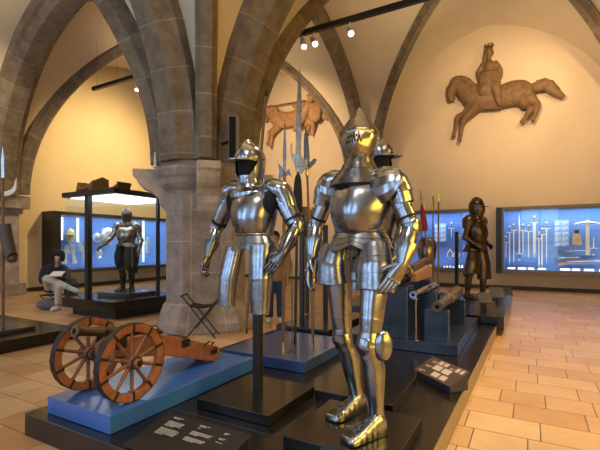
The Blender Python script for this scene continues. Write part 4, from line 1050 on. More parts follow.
# --- swords in the right case
def sword(label, px, py0, py1, hilt_at_top=True, w=.022, plane=YC - .10, mat='sword_steel', group='swords in the right showcase'):
    a, b = W(px, py0, plane), W(px, py1, plane); L = a.z - b.z
    root = thing('sword', label, 'sword', (a.x, plane, b.z), group); x = a.x
    up = hilt_at_top; hz = a.z if up else b.z; d = -1 if up else 1
    hl = .20
    MB().plate([(-w, d * hl), (w, d * hl), (w * .8, d * L * .85), (0, d * L), (-w * .8, d * L * .85)][::1], (x, plane, hz), (1, 0, 0), (0, 0, 1), .010).build('blade', mat, root, smooth=False)
    MB().cyl((x, plane, hz + d * .03), (x, plane, hz + d * hl), .016, n=10).build('grip', 'brass', root)
    MB().ell((x, plane, hz + d * .015), (.028, .02, .028), n=10, m=6).build('pommel', mat, root)
    MB().box((x, plane, hz + d * hl), (.20, .025, .022)).build('guard', mat, root, smooth=False, bevel=.005)
    return root
stag = 0
C8 = lambda cx, cy: (490 + cx / 5, 200 + cy / 5)
for cx, c0, c1, up, w, lb in ((80, 180, 300, True, .012, 'short thin dagger at the far left of the right showcase'), (98, 130, 330, True, .02, 'long sword second from the left in the right showcase'), (119, 120, 320, True, .02, 'long sword third from the left in the right showcase'),
        (147, 70, 300, False, .024, 'tall sword with its hilt near the bottom in the right showcase'), (165, 120, 280, True, .014, 'thin rapier right of the tall downward sword'), (193, 125, 295, True, .018, 'bright sword left of the dagger cluster in the right showcase'),
        (222, 80, 290, True, .045, 'broad sword in a pale scabbard, widest in the right showcase'), (245, 160, 345, True, .02, 'sword right of the broad scabbard one, lowest tip'), (260, 140, 340, True, .02, 'sword second left of the text panel in the right showcase'), (283, 110, 320, True, .016, 'thin sword nearest the text panel in the right showcase')):
    px, a = C8(cx, c0); _, b = C8(cx, c1); stag = 1 - stag; sword(lb, px, a, b, up, w, plane=YC - .08 - .06 * stag)
def flat_thing(name, label, cat, pts, plane, th, mat, bev=.006, group=None):
    P = [W(*p, plane) for p in pts]; c = P[0]; m = MB().plate([(p.x, p.z) for p in P], (0, plane, 0), (1, 0, 0), (0, 0, 1), th)
    return tag(m.build(name, mat, None, smooth=False, bevel=bev), label, cat, group)
pk = YC - .09
# powder flask
c = [C8(*q) for q in ((412, 225), (462, 225), (455, 178), (445, 168), (420, 168), (414, 178))]
fl = flat_thing('powder_flask', 'tan powder flask with dark neck in the right showcase', 'flask', c, pk, .10, 'flask_tan', .02)
def sub_flat(parent, name, pts, plane, th, mat, bev=.004):
    P = [W(*p, plane) for p in pts]; return MB().plate([(p.x, p.z) for p in P], (0, plane, 0), (1, 0, 0), (0, 0, 1), th).build(name, mat, parent, smooth=False, bevel=bev)
sub_flat(fl, 'neck', [C8(*q) for q in ((424, 168), (443, 168), (447, 150), (420, 150))], pk, .06, 'iron')
# crossbow
pk = YC - .20
cb = thing('crossbow', 'pale crossbow hanging bow-up in the right showcase', 'crossbow', W(*C8(490, 190), pk))
sub_flat(cb, 'stock', [C8(*q) for q in ((480, 100), (496, 100), (498, 270), (505, 275), (478, 275))], pk, .06, 'ivory')
m = MB(); m.tube([W(*C8(x, y), pk - .03) for x, y in ((422, 121), (450, 113), (488, 110), (526, 113), (556, 121))], [.012, .022, .028, .022, .012], 10); m.build('bow', 'sword_steel', cb)
m = MB(); m.tube([W(*C8(x, y), pk - .03) for x, y in ((422, 121), (488, 125), (556, 121))], .005, 6); m.build('bowstring', 'ivory', cb)
pk = YC - .09
sw2 = sword('sword hanging right of the crossbow in the right showcase', C8(518, 0)[0], C8(0, 180)[1], C8(0, 275)[1], False, .016, plane=YC - .17)
# guns
def longgun(label, a, b, th, wood, group='guns in the right showcase'):
    A, B = W(*C8(*a), pk), W(*C8(*b), pk); u = (B - A).normalized(); n = V((0, -1, 0)); v = n.cross(u); v = v if v.z > 0 else -v; L = (B - A).length
    r = thing('musket', label, 'gun', A, group)
    MB().plate([(0, -th * 1.7), (0, th * .2), (L * .12, th * .9), (L * .25, th * .7), (L * .55, th * .5), (L * .9, th * .3), (L * .9, -th * .2), (L * .35, -th * .5), (L * .16, -th * .9)], A, u, v, .05).build('stock', wood, r, smooth=False, bevel=.012)
    MB().tube([A + u * L * .22 + v * th * .75, A + u * L + v * th * .45], [.016, .012], 10).build('barrel', 'sword_steel', r)
    MB().box(A + u * L * .24 + v * th * .2 + n * .035, (.16, .02, .06)).build('lock', 'steel', r, smooth=False)
longgun('slim gun, topmost of the guns in the right showcase', (370, 257), (505, 257), .03, 'wood_pale')
longgun('short gun in the middle of the guns in the right showcase', (318, 296), (445, 290), .035, 'wood_brown')
longgun('large brown-stocked gun, lowest and longest in the right showcase', (338, 318), (548, 308), .055, 'wood_pale')
def panel_text(label, pts, plane, rows, mat='panel_blue'):
    P = [W(*p, plane) for p in pts]; x0, x1 = P[0].x, P[1].x; z1, z0 = P[0].z, P[1].z
    r = thing('information_board', label, 'label', ((x0 + x1) / 2, plane, z0))
    MB().span((x0, plane, z0), (x1, plane + .012, z1)).build('board', mat, r, smooth=False)
    hh = (z1 - z0) / rows
    for i in range(rows):
        for c0, c1 in ((.04, .46), (.54, .96)):
            t = MB(); text_rows(t, (x0 + (x1 - x0) * c0, plane - .001, z1 - hh * (i + .45)), (1, 0, 0), (0, 0, 1), (x1 - x0) * (c1 - c0), 3, hh * .22); t.build('text_block', 'print_white', r, smooth=False)['kind'] = 'stuff'
panel_text('pale blue text panel in the middle of the right showcase', [C8(322, 100), C8(396, 232)], YC - .03, 5)
for i, (cx, w) in enumerate(((90, 36), (140, 40), (190, 30), (240, 40), (350, 50), (410, 40), (470, 50), (545, 34))):
    a, b = W(*C8(cx, 345), YC - .25), W(*C8(cx + w, 352), YC - .25)
    m = MB().plate([(0, 0), (b.x - a.x, 0), (b.x - a.x, .07), (0, .07)], (a.x, YC - .28, cz0 + .062), (1, 0, 0), (0, .5, .85), .006)
    tag(m.build('caption_card', 'paper', None, smooth=False), 'white caption card on the floor of the right showcase', 'label', 'caption cards in the right showcase')
# --- middle case contents
C6 = lambda cx, cy: (405 + cx / 5, 200 + cy / 5)
panel_text('text panel in the blue middle showcase behind the spears', [C6(148, 118), C6(206, 208)], YC - .03, 4)
for cx, lb in ((225, 'left gilt stirrup in the middle showcase'), (258, 'right gilt stirrup in the middle showcase')):
    c = W(*C6(cx, 270), pk); m = MB(); ring = [c + V((.085 * cos(a) * (1 - .35 * sin(a)), 0, .13 * sin(a))) for a in [2 * pi * i / 20 for i in range(21)]]
    m.tube(ring, .018, 8, front=(0, -1, 0)); r = thing('stirrup', lb, 'stirrup', c, 'gilt stirrups in the middle showcase'); m.build('loop', 'ivory', r)
    MB().box(c + V((0, 0, -.12)), (.17, .05, .03)).build('tread', 'brass', r, smooth=False); MB().box(c + V((0, 0, .15)), (.04, .03, .05)).build('eye', 'ivory', r, smooth=False)
sword('upright thin blade above the stirrups in the middle showcase', C6(232, 0)[0], C6(0, 112)[1], C6(0, 190)[1], True, .014, group='blades in the middle showcase')
st_ = W(*C6(270, 185), pk); m = MB().lathe([(.03, -.1), (.06, -.05), (.05, .05), (.02, .1), (0, .11)], st_, n=12); tag(m.build('powder_horn', 'flask_tan', None), 'small tan powder horn near the dark suit in the middle showcase', 'flask')
rnd = random.Random(3)
for i in range(7):
    c = W(*C6(196 + i * 15, 336), YC - .2); h = .05 + .06 * rnd.random(); r = .028 + .02 * rnd.random(); c.z = cz0 + .06
    m = MB().lathe([(r, 0), (r * 1.1, .015), (r * .5, h * .5), (r * .8, h * .8), (0, h)], c, n=12); tag(m.build('spur_rowel', 'ivory', None), 'small ivory-coloured fitting in the bottom row of the middle showcase', 'fitting', 'small fittings in the middle showcase')
# --- left case contents
pl = XL + .12
def LX(px, py): return WX(px, py, pl)
def left_helm(label, px, py, s, mat):
    c = WX(px, py, XL + .27); r = thing('helmet', label, 'helmet', c - V((0, 0, .2 * s)), 'helmets in the left showcase')
    helm_burgonet(r, c - V((0, 0, .2 * s)), radians(60), mat, s, True, neck=False); return r
left_helm('large tan helmet at the left end of the left showcase', 70, 233, 1.35, 'flask_tan')
left_helm('grey helmet in the middle of the left showcase', 97, 236, 1.1, 'steel_pale')
left_helm('white steel helmet low in the left showcase behind the glass case', 99, 252, 1.0, 'steel_pale')
def gaunt(label, px, py, mat, s=1.0, tilt=0):
    c = WX(px, py, XL + .26); r = thing('gauntlet', label, 'gauntlet', c, 'gauntlets in the left showcase')
    hand(r, c + V((0, 0, -.02)), c + V((.02, tilt, .24 * s)), (-1, 0, 0), mat, .25, 1, 1.25 * s, cuff=c + V((0, -tilt * .5, -.24 * s)), name='hand_plate')
gaunt('left gauntlet of the leaning pair in the left showcase', 65, 254, 'steel_pale', 1.3, .08)
gaunt('right gauntlet of the leaning pair in the left showcase', 73, 254, 'steel_pale', 1.3, -.06)
gaunt('wide gauntlet right of the leaning pair in the left showcase', 83, 251, 'steel_pale', 1.2, -.15)
c = WX(106, 236, XL + .22); r = thing('cuirass', 'pale breastplate right of the black post in the left showcase', 'armor', c)
q = MB(); q.loft([body_ring(c + V((.04, 0, z)), hw, df, db, keel=.02, yaw=radians(60)) for z, hw, df, db in ((-.3, .16, .1, .04), (-.1, .19, .13, .05), (.1, .21, .13, .05), (.26, .18, .09, .05), (.3, .1, .06, .04))]); q.build('breastplate', 'steel_pale', r)
gaunt('lone upright gauntlet near the armour in the left showcase', 147, 245, 'steel_pale', 1.3, .05)
for px, y0, y1, lb in ((80.5, 218, 242, 'upright white light tube left of the black post'), (92.5, 220, 240, 'upright white light tube right of the black post'), (146, 220, 262, 'upright white light tube right of the armour in the glass showcase'), (64.5, 217, 240, 'upright white light tube at the left end of the left showcase')):
    a, b = WX(px, y0, pl + .1), WX(px, y1, pl + .1); m = MB().span((XL + .05, a.y - .04, b.z), (XL + .075, a.y + .04, a.z)); tag(m.build('light_tube', 'led_soft', None, smooth=False), lb, 'lamp')

# ---------------------------------------------------------------- lighting track
def track(a, b, label):
    r = thing('lighting_track', label, 'lighting track', (V(a) + V(b)) / 2)
    MB().span(V(a) - V((0, .045, .05)), V(b) + V((0, .045, .05))).build('rail', 'black_metal', r, smooth=False)
    for t in (.08, .5, .92):
        p = V(a).lerp(V(b), t); MB().cyl(p, p + V((0, 0, 1.6)), .003, n=6).build('suspension_wire', 'black_metal', r)
YT = 7.5
def T(px, py): return W(px, py, YT)
zt = T(300, 34).z
track((T(298, 0).x, YT, zt), (1.6, YT, zt), 'long black lighting track hung high before the back wall')
zt2 = T(110, 84).z
track((T(93, 88).x, YT, zt2), (T(143, 76).x, YT, zt2), 'short black lighting track seen through the left arch')
def spot_head(px, py, aim, label, lit=True):
    c = T(px, py); top = V((c.x, c.y, (zt if px > 250 else zt2) - .053)); r = thing('track_spotlight', label, 'lamp', top, 'spotlights on the lighting tracks')
    d = (V(aim) - c).normalized()
    MB().cyl(top, c - d * .08, .014, n=8).build('arm', 'white_paint', r)
    MB().tube([c - d * .17, c - d * .15, c + d * .12], [.05, .062, .062], 18).build('head', 'white_paint', r)
    MB().tube([c + d * .119, c + d * .124], .05, 16).build('lens', 'lamp_lens', r)
spot_head(303.5, 44, (-1.5, 4, 0), 'leftmost white spotlight on the long track')
spot_head(314, 42, (-.5, 4, 1), 'second white spotlight from the left on the long track')
spot_head(350, 32, (0, 3, 1), 'white spotlight alone near the rib on the long track')
spot_head(138, 87, (-8, 5, 1), 'white spotlight on the short track through the left arch')

# ---------------------------------------------------------------- carved horses on the wall
def relief(name_label, m, flip=1, rider=None, rt=.20, lance=False, Y=YB - .20, mat='carved_wood', crown=True):
    """m maps crop pixels to picture pixels"""
    def P(x, y, dy=0): return W(*m(x, y), Y + dy)
    sc = (P(548, 0).x - P(0, 0).x) / 548
    c = P(240, 240); r = thing('carved_horse_and_rider', name_label, 'carving', c)
    hb = MB()
    def chain(pts, rad, dys=None):
        n = len(pts); P_ = [P(*q, (dys[i] if dys else 0)) for i, q in enumerate(pts)]; d = cat_rom([list(p) + [q] for p, q in zip(P_, rad)], 4)
        hb.limb([V(x[:3]) for x in d], [(x[3] * sc, min(x[3] * sc, rt * 1.0) * .9) for x in d], 14, front=(0, -1, 0))
    chain([(330, 222), (345, 230), (315, 230), (260, 242), (205, 250), (160, 245), (135, 238)][2:] , [52, 50, 52, 52, 44])
    chain([(375, 235), (340, 225), (300, 228), (262, 240)], [28, 52, 54, 50])
    chain([(150, 240), (120, 215), (92, 195), (70, 190)], [50, 42, 34, 24])
    chain([(88, 188), (70, 205), (62, 235), (66, 262)], [22, 24, 18, 13])
    chain([(150, 270), (118, 310), (90, 322), (84, 350), (76, 385), (72, 400)], [26, 19, 14, 9, 8, 12], [.03] * 6)
    chain([(165, 275), (140, 305), (112, 335), (104, 370), (98, 405), (92, 415)], [28, 20, 15, 10, 9, 12], [-.06] * 6)
    chain([(345, 245), (352, 268), (372, 285), (358, 318), (345, 338), (338, 346)], [32, 26, 15, 10, 9, 12], [.0] * 6)
    chain([(365, 245), (385, 262), (402, 275), (394, 305), (386, 328), (378, 338)], [30, 22, 13, 10, 9, 12], [-.05] * 6)
    ho = hb.build('horse', mat, r, remesh=.028, sm=3)
    t = MB(); d = cat_rom([list(P(*q)) + [q2] for q, q2 in zip(((362, 205), (395, 205), (420, 195), (445, 200), (475, 225), (505, 245)), (14, 22, 26, 24, 17, 8))], 4)
    t.limb([V(x[:3]) for x in d], [(x[3] * sc * (1 + .12 * (i % 3 == 0)), x[3] * sc * .6) for i, x in enumerate(d)], 14); t.build('tail', mat, ho)
    mn = MB(); d = cat_rom([list(P(*q, -.08)) + [q2] for q, q2 in zip(((150, 200), (120, 178), (90, 172), (66, 178)), (12, 15, 14, 9))], 4)
    mn.limb([V(x[:3]) for x in d], [(x[3] * sc * (1 + .15 * (i % 2)), .10) for i, x in enumerate(d)], 10); mn.build('mane', mat, ho)
    br = MB(); br.tube([P(58, 232, -.07), P(70, 226, -.1), P(84, 222, -.08)], .018, 6); br.tube([P(66, 240, -.08), P(88, 258, -.06), P(110, 262, -.16)], .012, 6); br.build('bridle', 'wood_brown', ho)
    rb = MB()
    def rch(pts, rad, dys=None, target=rb):
        d = cat_rom([list(P(*q, (dys[i] if dys else -.06))) + [w] for i, (q, w) in enumerate(zip(pts, rad))], 4)
        target.limb([V(x[:3]) for x in d], [(x[3] * sc, x[3] * sc * .85) for x in d], 14)
    if not lance:
        rch([(212, 200), (212, 170), (211, 145), (213, 118), (212, 103)], [34, 26, 25, 24, 11])
        rch([(212, 104), (211, 86)], [10, 10]); rb.ell(P(213, 68, -.07), (16 * sc, 17 * sc, 24 * sc)); rb.ell(P(226, 70, -.16), (6 * sc, 8 * sc, 7 * sc))
        rch([(230, 106), (253, 135), (252, 168), (230, 184)], [13, 12, 10, 8]); rch([(194, 110), (172, 145), (178, 175), (205, 186)], [13, 12, 10, 8])
        rch([(215, 190), (238, 212), (246, 250), (256, 276)], [30, 22, 14, 9], [-.10, -.2, -.22, -.2]); rch([(205, 190), (190, 215), (180, 240)], [30, 22, 12], [-.1, -.18, -.18])
    else:
        rch([(328, 240), (340, 205), (356, 172), (370, 148), (378, 130)], [38, 34, 32, 26, 14], [-.16] * 5); rb.ell(P(388, 112, -.16), (24 * sc, 22 * sc, 26 * sc))
        rch([(362, 155), (325, 185), (285, 172), (258, 158)], [18, 15, 13, 10], [-.2] * 4); rch([(385, 155), (415, 195), (422, 225)], [20, 16, 14], [-.16] * 3)
        rch([(325, 232), (305, 262), (280, 290), (262, 318)], [32, 24, 16, 11], [-.18, -.26, -.28, -.26])
    ro = rb.build('rider', mat, r, remesh=.022, sm=2)
    if not lance:
        h = MB(); rch([(196, 78), (194, 96), (196, 108)], [8, 9, 6], target=h); h.ell(P(203, 68, -.04), (14 * sc, 13 * sc, 24 * sc)); h.build('hair', mat, ro)
        cw = MB(); cc = P(211, 50, -.06); n = 8; ring = []
        cw.lathe([(17 * sc, 0), (18 * sc, 7 * sc), (15 * sc, 7 * sc), (14 * sc, 0)], cc, n=20)
        for k in range(n):
            a = 2 * pi * k / n; b = cc + V((17 * sc * cos(a), 17 * sc * sin(a), 6 * sc)); cw.tube([b, b + V((0, 0, 10 * sc))], [4 * sc, 1.5 * sc], 6)
        cw.build('crown', mat, ro)
        sd_ = MB(); sd_.loft([[P(x, y, -.10) + V((0, -.13 * sin(pi * k / 8), 0)) for k, y in enumerate((178, 192, 206, 220, 234, 248, 262, 276, 290))] + [P(x, y, .02) for y in (290, 234, 178)] for x in (168, 176, 214, 250, 258)]); sd_.build('saddle_cloth', 'wood_brown', ho)
        be = MB(); c0 = P(212, 145, -.06); be.loft([[c0 + V((36 * sc * cos(2 * pi * k / 20), 30 * sc * sin(2 * pi * k / 20), z)) for k in range(20)] for z in (-.03, .03)]); be.build('belt', 'wood_brown', ro)
        sk = MB(); c1 = P(210, 190, -.12); sk.loft([[P(210, y, -.10) + V((w * sc * cos(2 * pi * k / 24) * (1 + .06 * (k % 2)), .2 * w / 50 * sin(2 * pi * k / 24) * (1 + .1 * (k % 2)), 0)) for k in range(24)] for y, w in ((148, 36), (180, 44), (210, 48), (240, 36))]); sk.build('tunic', mat, ro)
    else:
        h = MB(); h.lathe([(30 * sc, 0), (26 * sc, 8 * sc), (20 * sc, 20 * sc), (6 * sc, 30 * sc), (0, 32 * sc)], P(388, 108, -.16), (.3, 0, 1), 18); h.plate([(-.0, 0), (26 * sc, 14 * sc), (30 * sc, 30 * sc), (8 * sc, 18 * sc)], P(394, 110, -.16), (1, 0, 0), (0, 0, 1), .05); h.build('helmet', mat, ro)
        l = MB().tube([P(60, 170, -.2), P(345, 130, -.28)], [.02, .035], 8); l.build('lance', 'carved_wood', ro)
        sd = MB(); dome(sd, P(412, 200, -.22), (.2, -1, 0), (0, 0, 1), 40 * sc, 60 * sc, .08); sd.build('shield', mat, ro)
    return r
relief('carved wooden horse leaping left with a crowned rider, high on the right wall', lambda x, y: (435 + x / 3.914, 35 + y / 3.914))
relief('reddish carved horse with lance-bearing rider high on the wall behind the polearms', lambda x, y: (262.5 + (x - 40) * .140, 88.5 + (y - 55) * .163), lance=True, mat='carved_wood_red')
# ---------------------------------------------------------------- people
dS = 9.4
def S(px, py, dd=0): return D(px, py, dS + dd)
base = D(55, 308, dS); base.z = 0
pn = thing('person', 'person in dark jacket and white trousers sitting cross-legged by the left showcase, writing', 'person', base)
bd = MB()
def ch(mb, pts, rad, n=14, k=4):
    d = cat_rom([list(p) + [r] for p, r in zip(pts, rad)], k); mb.limb([V(x[:3]) for x in d], [(x[3], x[3]) for x in d], n, front=tuple(-Fw)); return mb
hipc = S(53, 288.5, .12); sh = S(55.5, 268.5, .02); nk = S(57.5, 265, -.04); hd = S(58.5, 256, -.12)
shL_, shR_ = S(45.8, 270, .03), S(64.5, 269.5, .03)
kn1, ft1 = S(59, 284, -.42), S(57.5, 306, -.38)
kn2, ft2 = S(47, 278.5, -.36), S(72, 289, -.40)
el1, el2 = S(42.5, 281, -.05), S(66.5, 280, -.08); wr1, wr2 = S(53, 275, -.32), S(60.5, 275.5, -.32)
ch(bd, [hipc, hipc.lerp(sh, .4), hipc.lerp(sh, .8), sh], [.14, .13, .145, .10]); ch(bd, [sh, nk, hd.lerp(nk, .4)], [.07, .055, .055])
bd.ell(hd, (.082, .098, .115), M=Mr @ Matrix.Rotation(radians(-28), 3, 'X'))
fd = (-Fw + V((0, 0, -.5))).normalized(); bd.ell(hd + fd * .105 - V((0, 0, .012)), (.016, .022, .022)); bd.ell(hd + fd * .07 - V((0, 0, .07)), (.045, .045, .04))
for sg in (-1, 1): bd.ell(hd + R_ * sg * .084, (.018, .03, .035)); bd.ell(hd + fd * .088 + R_ * sg * .032 + V((0, 0, .012)), (.016, .016, .012))
for a, e, w in ((shL_, el1, wr1), (shR_, el2, wr2)): ch(bd, [sh, a, e, w], [.07, .055, .042, .03])
for h, k, f in ((S(57, 288, 0), kn1, ft1), (S(50, 288, 0), kn2, ft2)): ch(bd, [h, k, k.lerp(f, .5), f], [.09, .065, .055, .04])
for w, s in ((wr1, 1), (wr2, -1)):
    u = (R_ * s * .6 - Fw * .5 + V((0, 0, -.25))).normalized(); bd.ell(w + u * .05, (.042, .042, .026)); sd = u.cross(V((0, 0, 1))).normalized()
    for j in range(4): bd.tube([w + u * .06 + sd * (.03 - .02 * j), w + u * .11 + sd * (.032 - .021 * j), w + u * (.145 - .006 * abs(j - 1)) + sd * (.030 - .02 * j) - V((0, 0, .02))], [.011, .010, .007], 8)
    bd.tube([w + u * .02 + sd * .035, w + u * .07 + sd * .055, w + u * .10 + sd * .045], [.013, .011, .008], 8)
bd.build('body', 'skin', pn, remesh=.012, sm=2)
hr = MB(); hr.ell(hd + V((0, 0, .045)) - fd * .01, (.120, .125, .105), M=Mr); hr.ell(hd - fd * .07 - V((0, 0, .03)), (.095, .075, .10), M=Mr)
for sg in (-1, 1): hr.ell(hd + R_ * sg * .092 + V((0, 0, -.01)) - fd * .005, (.046, .075, .125), M=Mr)
hr.build('hair', 'hair', pn, remesh=.014, sm=2)
jk = MB(); ch(jk, [hipc - V((0, 0, .06)), hipc.lerp(sh, .35), hipc.lerp(sh, .75), sh + V((0, 0, .01)), sh.lerp(nk, .6)], [.19, .185, .19, .15, .085])
for a, e, w in ((shL_, el1, wr1), (shR_, el2, wr2)): ch(jk, [sh, a, e, e.lerp(w, .85)], [.11, .095, .078, .055])
jk.build('jacket', 'jacket', pn, remesh=.016, sm=2)
tr = MB()
for h, k, f in ((S(57, 289, .05), kn1, ft1), (S(50, 288, .05), kn2, ft2)): ch(tr, [h, h.lerp(k, .5), k, k.lerp(f, .5), k.lerp(f, .92)], [.115, .102, .086, .076, .06])
tr.build('trousers', 'trousers_white', pn, remesh=.016, sm=2)
for f, d in ((ft1, V((-.15, 0, -.03)) - Fw * .9), (ft2, R_ * .8 - V((0, 0, .3)))):
    q = MB(); d = d.normalized(); 
    if f is ft1: f = V((f.x, f.y, .06))
    ch(q, [f - d * .06, f + d * .04, f + d * .14, f + d * .19], [.052, .056, .050, .03]); q.build('shoe', 'shoe_white', pn, remesh=.012, sm=1)
c = S(57, 273.8, -.42); m = MB().box(c, (.26, .20, .018), M=Mr @ Matrix.Rotation(radians(25), 3, 'X')); m2 = tag(m.build('notebook', 'paper', None, smooth=False), 'pale notebook held on the lap of the sitting person', 'book')
# stool of the sitting person
sb = D(52, 306, dS + .15); sb.z = 0; so2 = thing('folding_stool', 'black folding stool under the sitting person', 'stool', sb)
for dd in (-.14, .14):
    for sg in (-1, 1): MB().tube([sb + R_ * sg * .2 + Fw * dd, sb - R_ * sg * .2 + Fw * dd + V((0, 0, .28))], .011, 8).build('leg', 'black_metal', so2)
MB().box(sb + V((0, 0, .285)), (.40, .32, .02), M=Mr).build('seat_sling', 'black_cloth', so2, smooth=False)
q = MB(); c = D(49, 306, dS - .25); c.z = 0; ch(q, [c + V((0, 0, .10)) - R_ * .25, c + V((0, 0, .13)) - R_ * .05, c + V((0, 0, .11)) + R_ * .12, c + V((0, 0, .08)) + R_ * .22], [.06, .125, .105, .06]); tag(q.build('bag', 'bag_grey', None, remesh=.02, sm=1), 'grey patterned cloth bag lying on the floor at the feet of the sitting person', 'bag')
q = MB(); c = S(71.5, 285, .35); c.z = 0; ch(q, [c + V((0, 0, .12)), c + V((0, 0, .35)), c + V((0, 0, .58)), c + V((0, 0, .66))], [.11, .16, .13, .06]); tag(q.build('backpack', 'jacket', None, remesh=.02, sm=1), 'dark backpack standing on the floor right of the sitting person', 'bag')

# visitor behind the half armour (only legs and a sleeve show)
vb = G(275, 322, 0); vz = 1.70 / 1.75
vp = thing('person', 'visitor in blue jeans and tan coat standing behind the half armour', 'person', vb)
def VP(x, y, z): return vb + (R_ * x + Fw * y + V((0, 0, z))) * vz
b = MB(); ch(b, [VP(0, 0, .9), VP(0, 0, 1.15), VP(0, 0, 1.38), VP(0, 0, 1.46)], [.15, .13, .16, .09]); ch(b, [VP(0, 0, 1.42), VP(0, 0, 1.56)], [.06, .055]); b.ell(VP(0, 0, 1.63), (.08, .098, .118), M=Mr); b.ell(VP(0, -.1, 1.62), (.016, .02, .022))
for sg in (-1, 1):
    ch(b, [VP(sg * .09, 0, .9), VP(sg * .11, -.01, .48), VP(sg * .11, .02, .08)], [.09, .06, .045]); ch(b, [VP(0, 0, 1.40), VP(sg * .2, 0, 1.38), VP(sg * .25, .02, 1.1), VP(sg * .24, -.08, .86)], [.07, .055, .042, .03]); b.ell(VP(sg * .24, -.1, .80), (.04, .03, .06))
    b.ell(VP(sg * .085, 0, 1.62), (.016, .03, .034))
    for j in range(4): b.tube([VP(sg * .24, -.13 + .02 * j, .78), VP(sg * .238, -.135 + .02 * j, .73), VP(sg * .23, -.13 + .02 * j, .70)], [.011, .010, .007], 8)
    b.tube([VP(sg * .225, -.13, .83), VP(sg * .215, -.16, .79), VP(sg * .21, -.165, .76)], [.013, .011, .008], 8)
b.build('body', 'skin', vp, remesh=.014, sm=2)
h = MB(); h.ell(VP(0, .02, 1.665), (.092, .108, .105), M=Mr); h.build('hair', 'hair', vp)
j = MB(); ch(j, [VP(0, 0, .80), VP(0, 0, 1.1), VP(0, 0, 1.36), VP(0, 0, 1.47)], [.19, .165, .185, .09])
for sg in (-1, 1): ch(j, [VP(0, 0, 1.4), VP(sg * .19, 0, 1.38), VP(sg * .255, .02, 1.1), VP(sg * .245, -.07, .90)], [.1, .085, .066, .05])
j.build('coat', 'tan_coat', vp, remesh=.02, sm=2)
t = MB()
for sg in (-1, 1): ch(t, [VP(sg * .08, 0, .92), VP(sg * .10, 0, .7), VP(sg * .11, -.01, .48), VP(sg * .11, .02, .10)], [.12, .108, .085, .075])
t.build('jeans', 'denim', vp, remesh=.02, sm=2)
for sg in (-1, 1): q = ch(MB(), [VP(sg * .11, .06, .05), VP(sg * .12, -.04, .055), VP(sg * .125, -.14, .045), VP(sg * .13, -.19, .035)], [.05, .05, .045, .025]); q.build('shoe', 'shoe_white', vp, remesh=.012, sm=1)

# ---------------------------------------------------------------- lights
def spot(loc, aim, power, col, size=60, blend=.6, rad=.08):
    l = bpy.data.lights.new('spot', 'SPOT'); l.energy = power; l.color = col; l.spot_size = radians(size); l.spot_blend = blend; l.shadow_soft_size = rad
    o = bpy.data.objects.new('unseen_spot', l); COL.objects.link(o); o.location = loc; o.rotation_euler = (V(aim) - V(loc)).to_track_quat('-Z', 'Y').to_euler(); return o
WARM = (1.0, .74, .42); YEL = (1.0, .66, .12); AMB = (1.0, .65, .35)
def area(loc, aim, power, col, sx, sy):
    l = bpy.data.lights.new('area', 'AREA'); l.shape = 'RECTANGLE'; l.size = sx; l.size_y = sy; l.energy = power; l.color = col
    o = bpy.data.objects.new('amber_fill', l); COL.objects.link(o); o.location = loc; o.rotation_euler = (V(aim) - V(loc)).to_track_quat('-Z', 'Y').to_euler(); return o
# wall washers
spot((-.6, 10.2, 6.2), (-.4, 15, 5.6), 560, AMB, 100, .9)
spot((2.6, 9.6, 6.0), (2.6, 15, 4.5), 380, AMB, 100, .9)
spot((-8.0, 10.2, 6.2), (-8.0, 15, 5.2), 700, AMB, 100, .9)
spot((-9.6, 9.5, 6.0), (-13.6, 9.5, 4.0), 900, (1, .70, .30), 105, .9)
spot((-9.5, 4.0, 6.0), (-13.6, 4.0, 4.5), 300, WARM, 100, .9)
# fill spots without fixtures, added and aimed up to brighten the vault
spot((-.8, 9.5, 5.0), (-.8, 10.5, 9), 260, WARM, 140, .9)
spot((-9.3, 9.5, 5.0), (-9.3, 10.5, 9), 220, WARM, 140, .9)
spot((-1.5, 2.5, 5.5), (-1.5, 3.5, 9), 420, WARM, 140, .9)
spot((-9.3, 1.5, 5.0), (-9.3, 1.5, 9), 700, WARM, 140, .9)
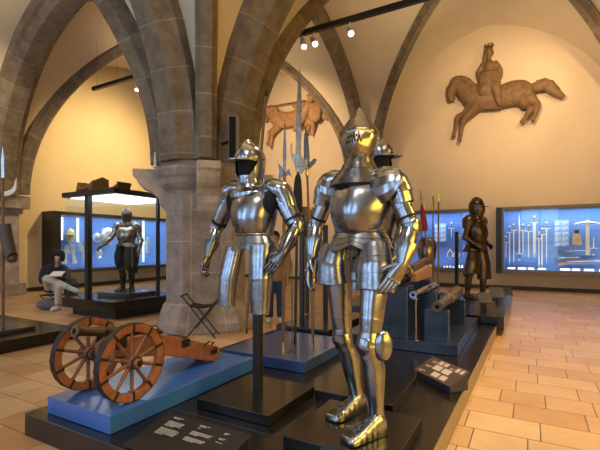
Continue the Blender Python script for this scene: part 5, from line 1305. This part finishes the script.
# floor on the right
spot((1.4, 7.5, zt - .15), (.8, 6.4, 0), 900, (1, .68, .36), 85, .8)
spot((2.2, 2.0, 6.5), (1.4, 3.2, 0), 480, (1, .70, .38), 85, .8)
spot((-8.5, 1.0, 6.5), (-6.5, 2.6, 0), 260, (1, .80, .6), 80, .8)
spot((-11, 7.5, 6.0), (-10.2, 6.8, 0), 400, WARM, 80, .8)
spot((1.5, 12.3, 6.9), (-.9, 15, 6.3), 130, AMB, 80, .8, .05)
spot((1.0, 10.5, 6.0), (1.0, 12.2, 0), 350, (1, .62, .28), 75, .8)
# broad added amber fill by the right-hand wall, and narrower spots on the suits
area((4.1, 1.2, 2.2), (-6, 1.2, 1.9), 190, (1, .62, .07), 5.6, 2.6)  # unseen light added to give the armour its yellow reflections
spot((2.6, 4.2, 3.6), (-.95, 2.55, 1.2), 160, YEL, 32, .5, .4)
spot((-.6, -.6, 6.3), (-1.7, 2.7, 1.6), 420, (1, .93, .82), 40, .7, .12)
spot((-1.5, 6.5, 6.5), (-1.6, 4.4, .6), 250, WARM, 60, .8, .1)
spot((-1.2, 7.5, zt - .2), (-.9, 9.6, 1.3), 220, WARM, 45, .8)

# ---------------------------------------------------------------- world, camera, colour management
w = bpy.data.worlds.new('World'); SC.world = w; w.use_nodes = True
w.node_tree.nodes['Background'].inputs[0].default_value = (.55, .7, 1, 1); w.node_tree.nodes['Background'].inputs[1].default_value = .6
cam = bpy.data.cameras.new('camera'); co = bpy.data.objects.new('camera', cam); COL.objects.link(co)
co.location = (0, 0, CAMZ); co.rotation_euler = (pi / 2, 0, TH); cam.sensor_width = 36; cam.sensor_fit = 'HORIZONTAL'; cam.lens = F / 600 * 36
cam.shift_y = (HZ - 225) / 600; cam.clip_start = .05; cam.clip_end = 200; SC.camera = co
vs = SC.view_settings; SC.display_settings.display_device = 'sRGB'; vs.view_transform = 'Standard'; vs.look = 'None'; vs.exposure = .5; vs.gamma = 1; vs.use_curve_mapping = False
SC.cycles.use_denoising = True; SC.cycles.max_bounces = 8; SC.cycles.sample_clamp_indirect = 6
for o in SC.objects:
    if '_o' in o: del o['_o']
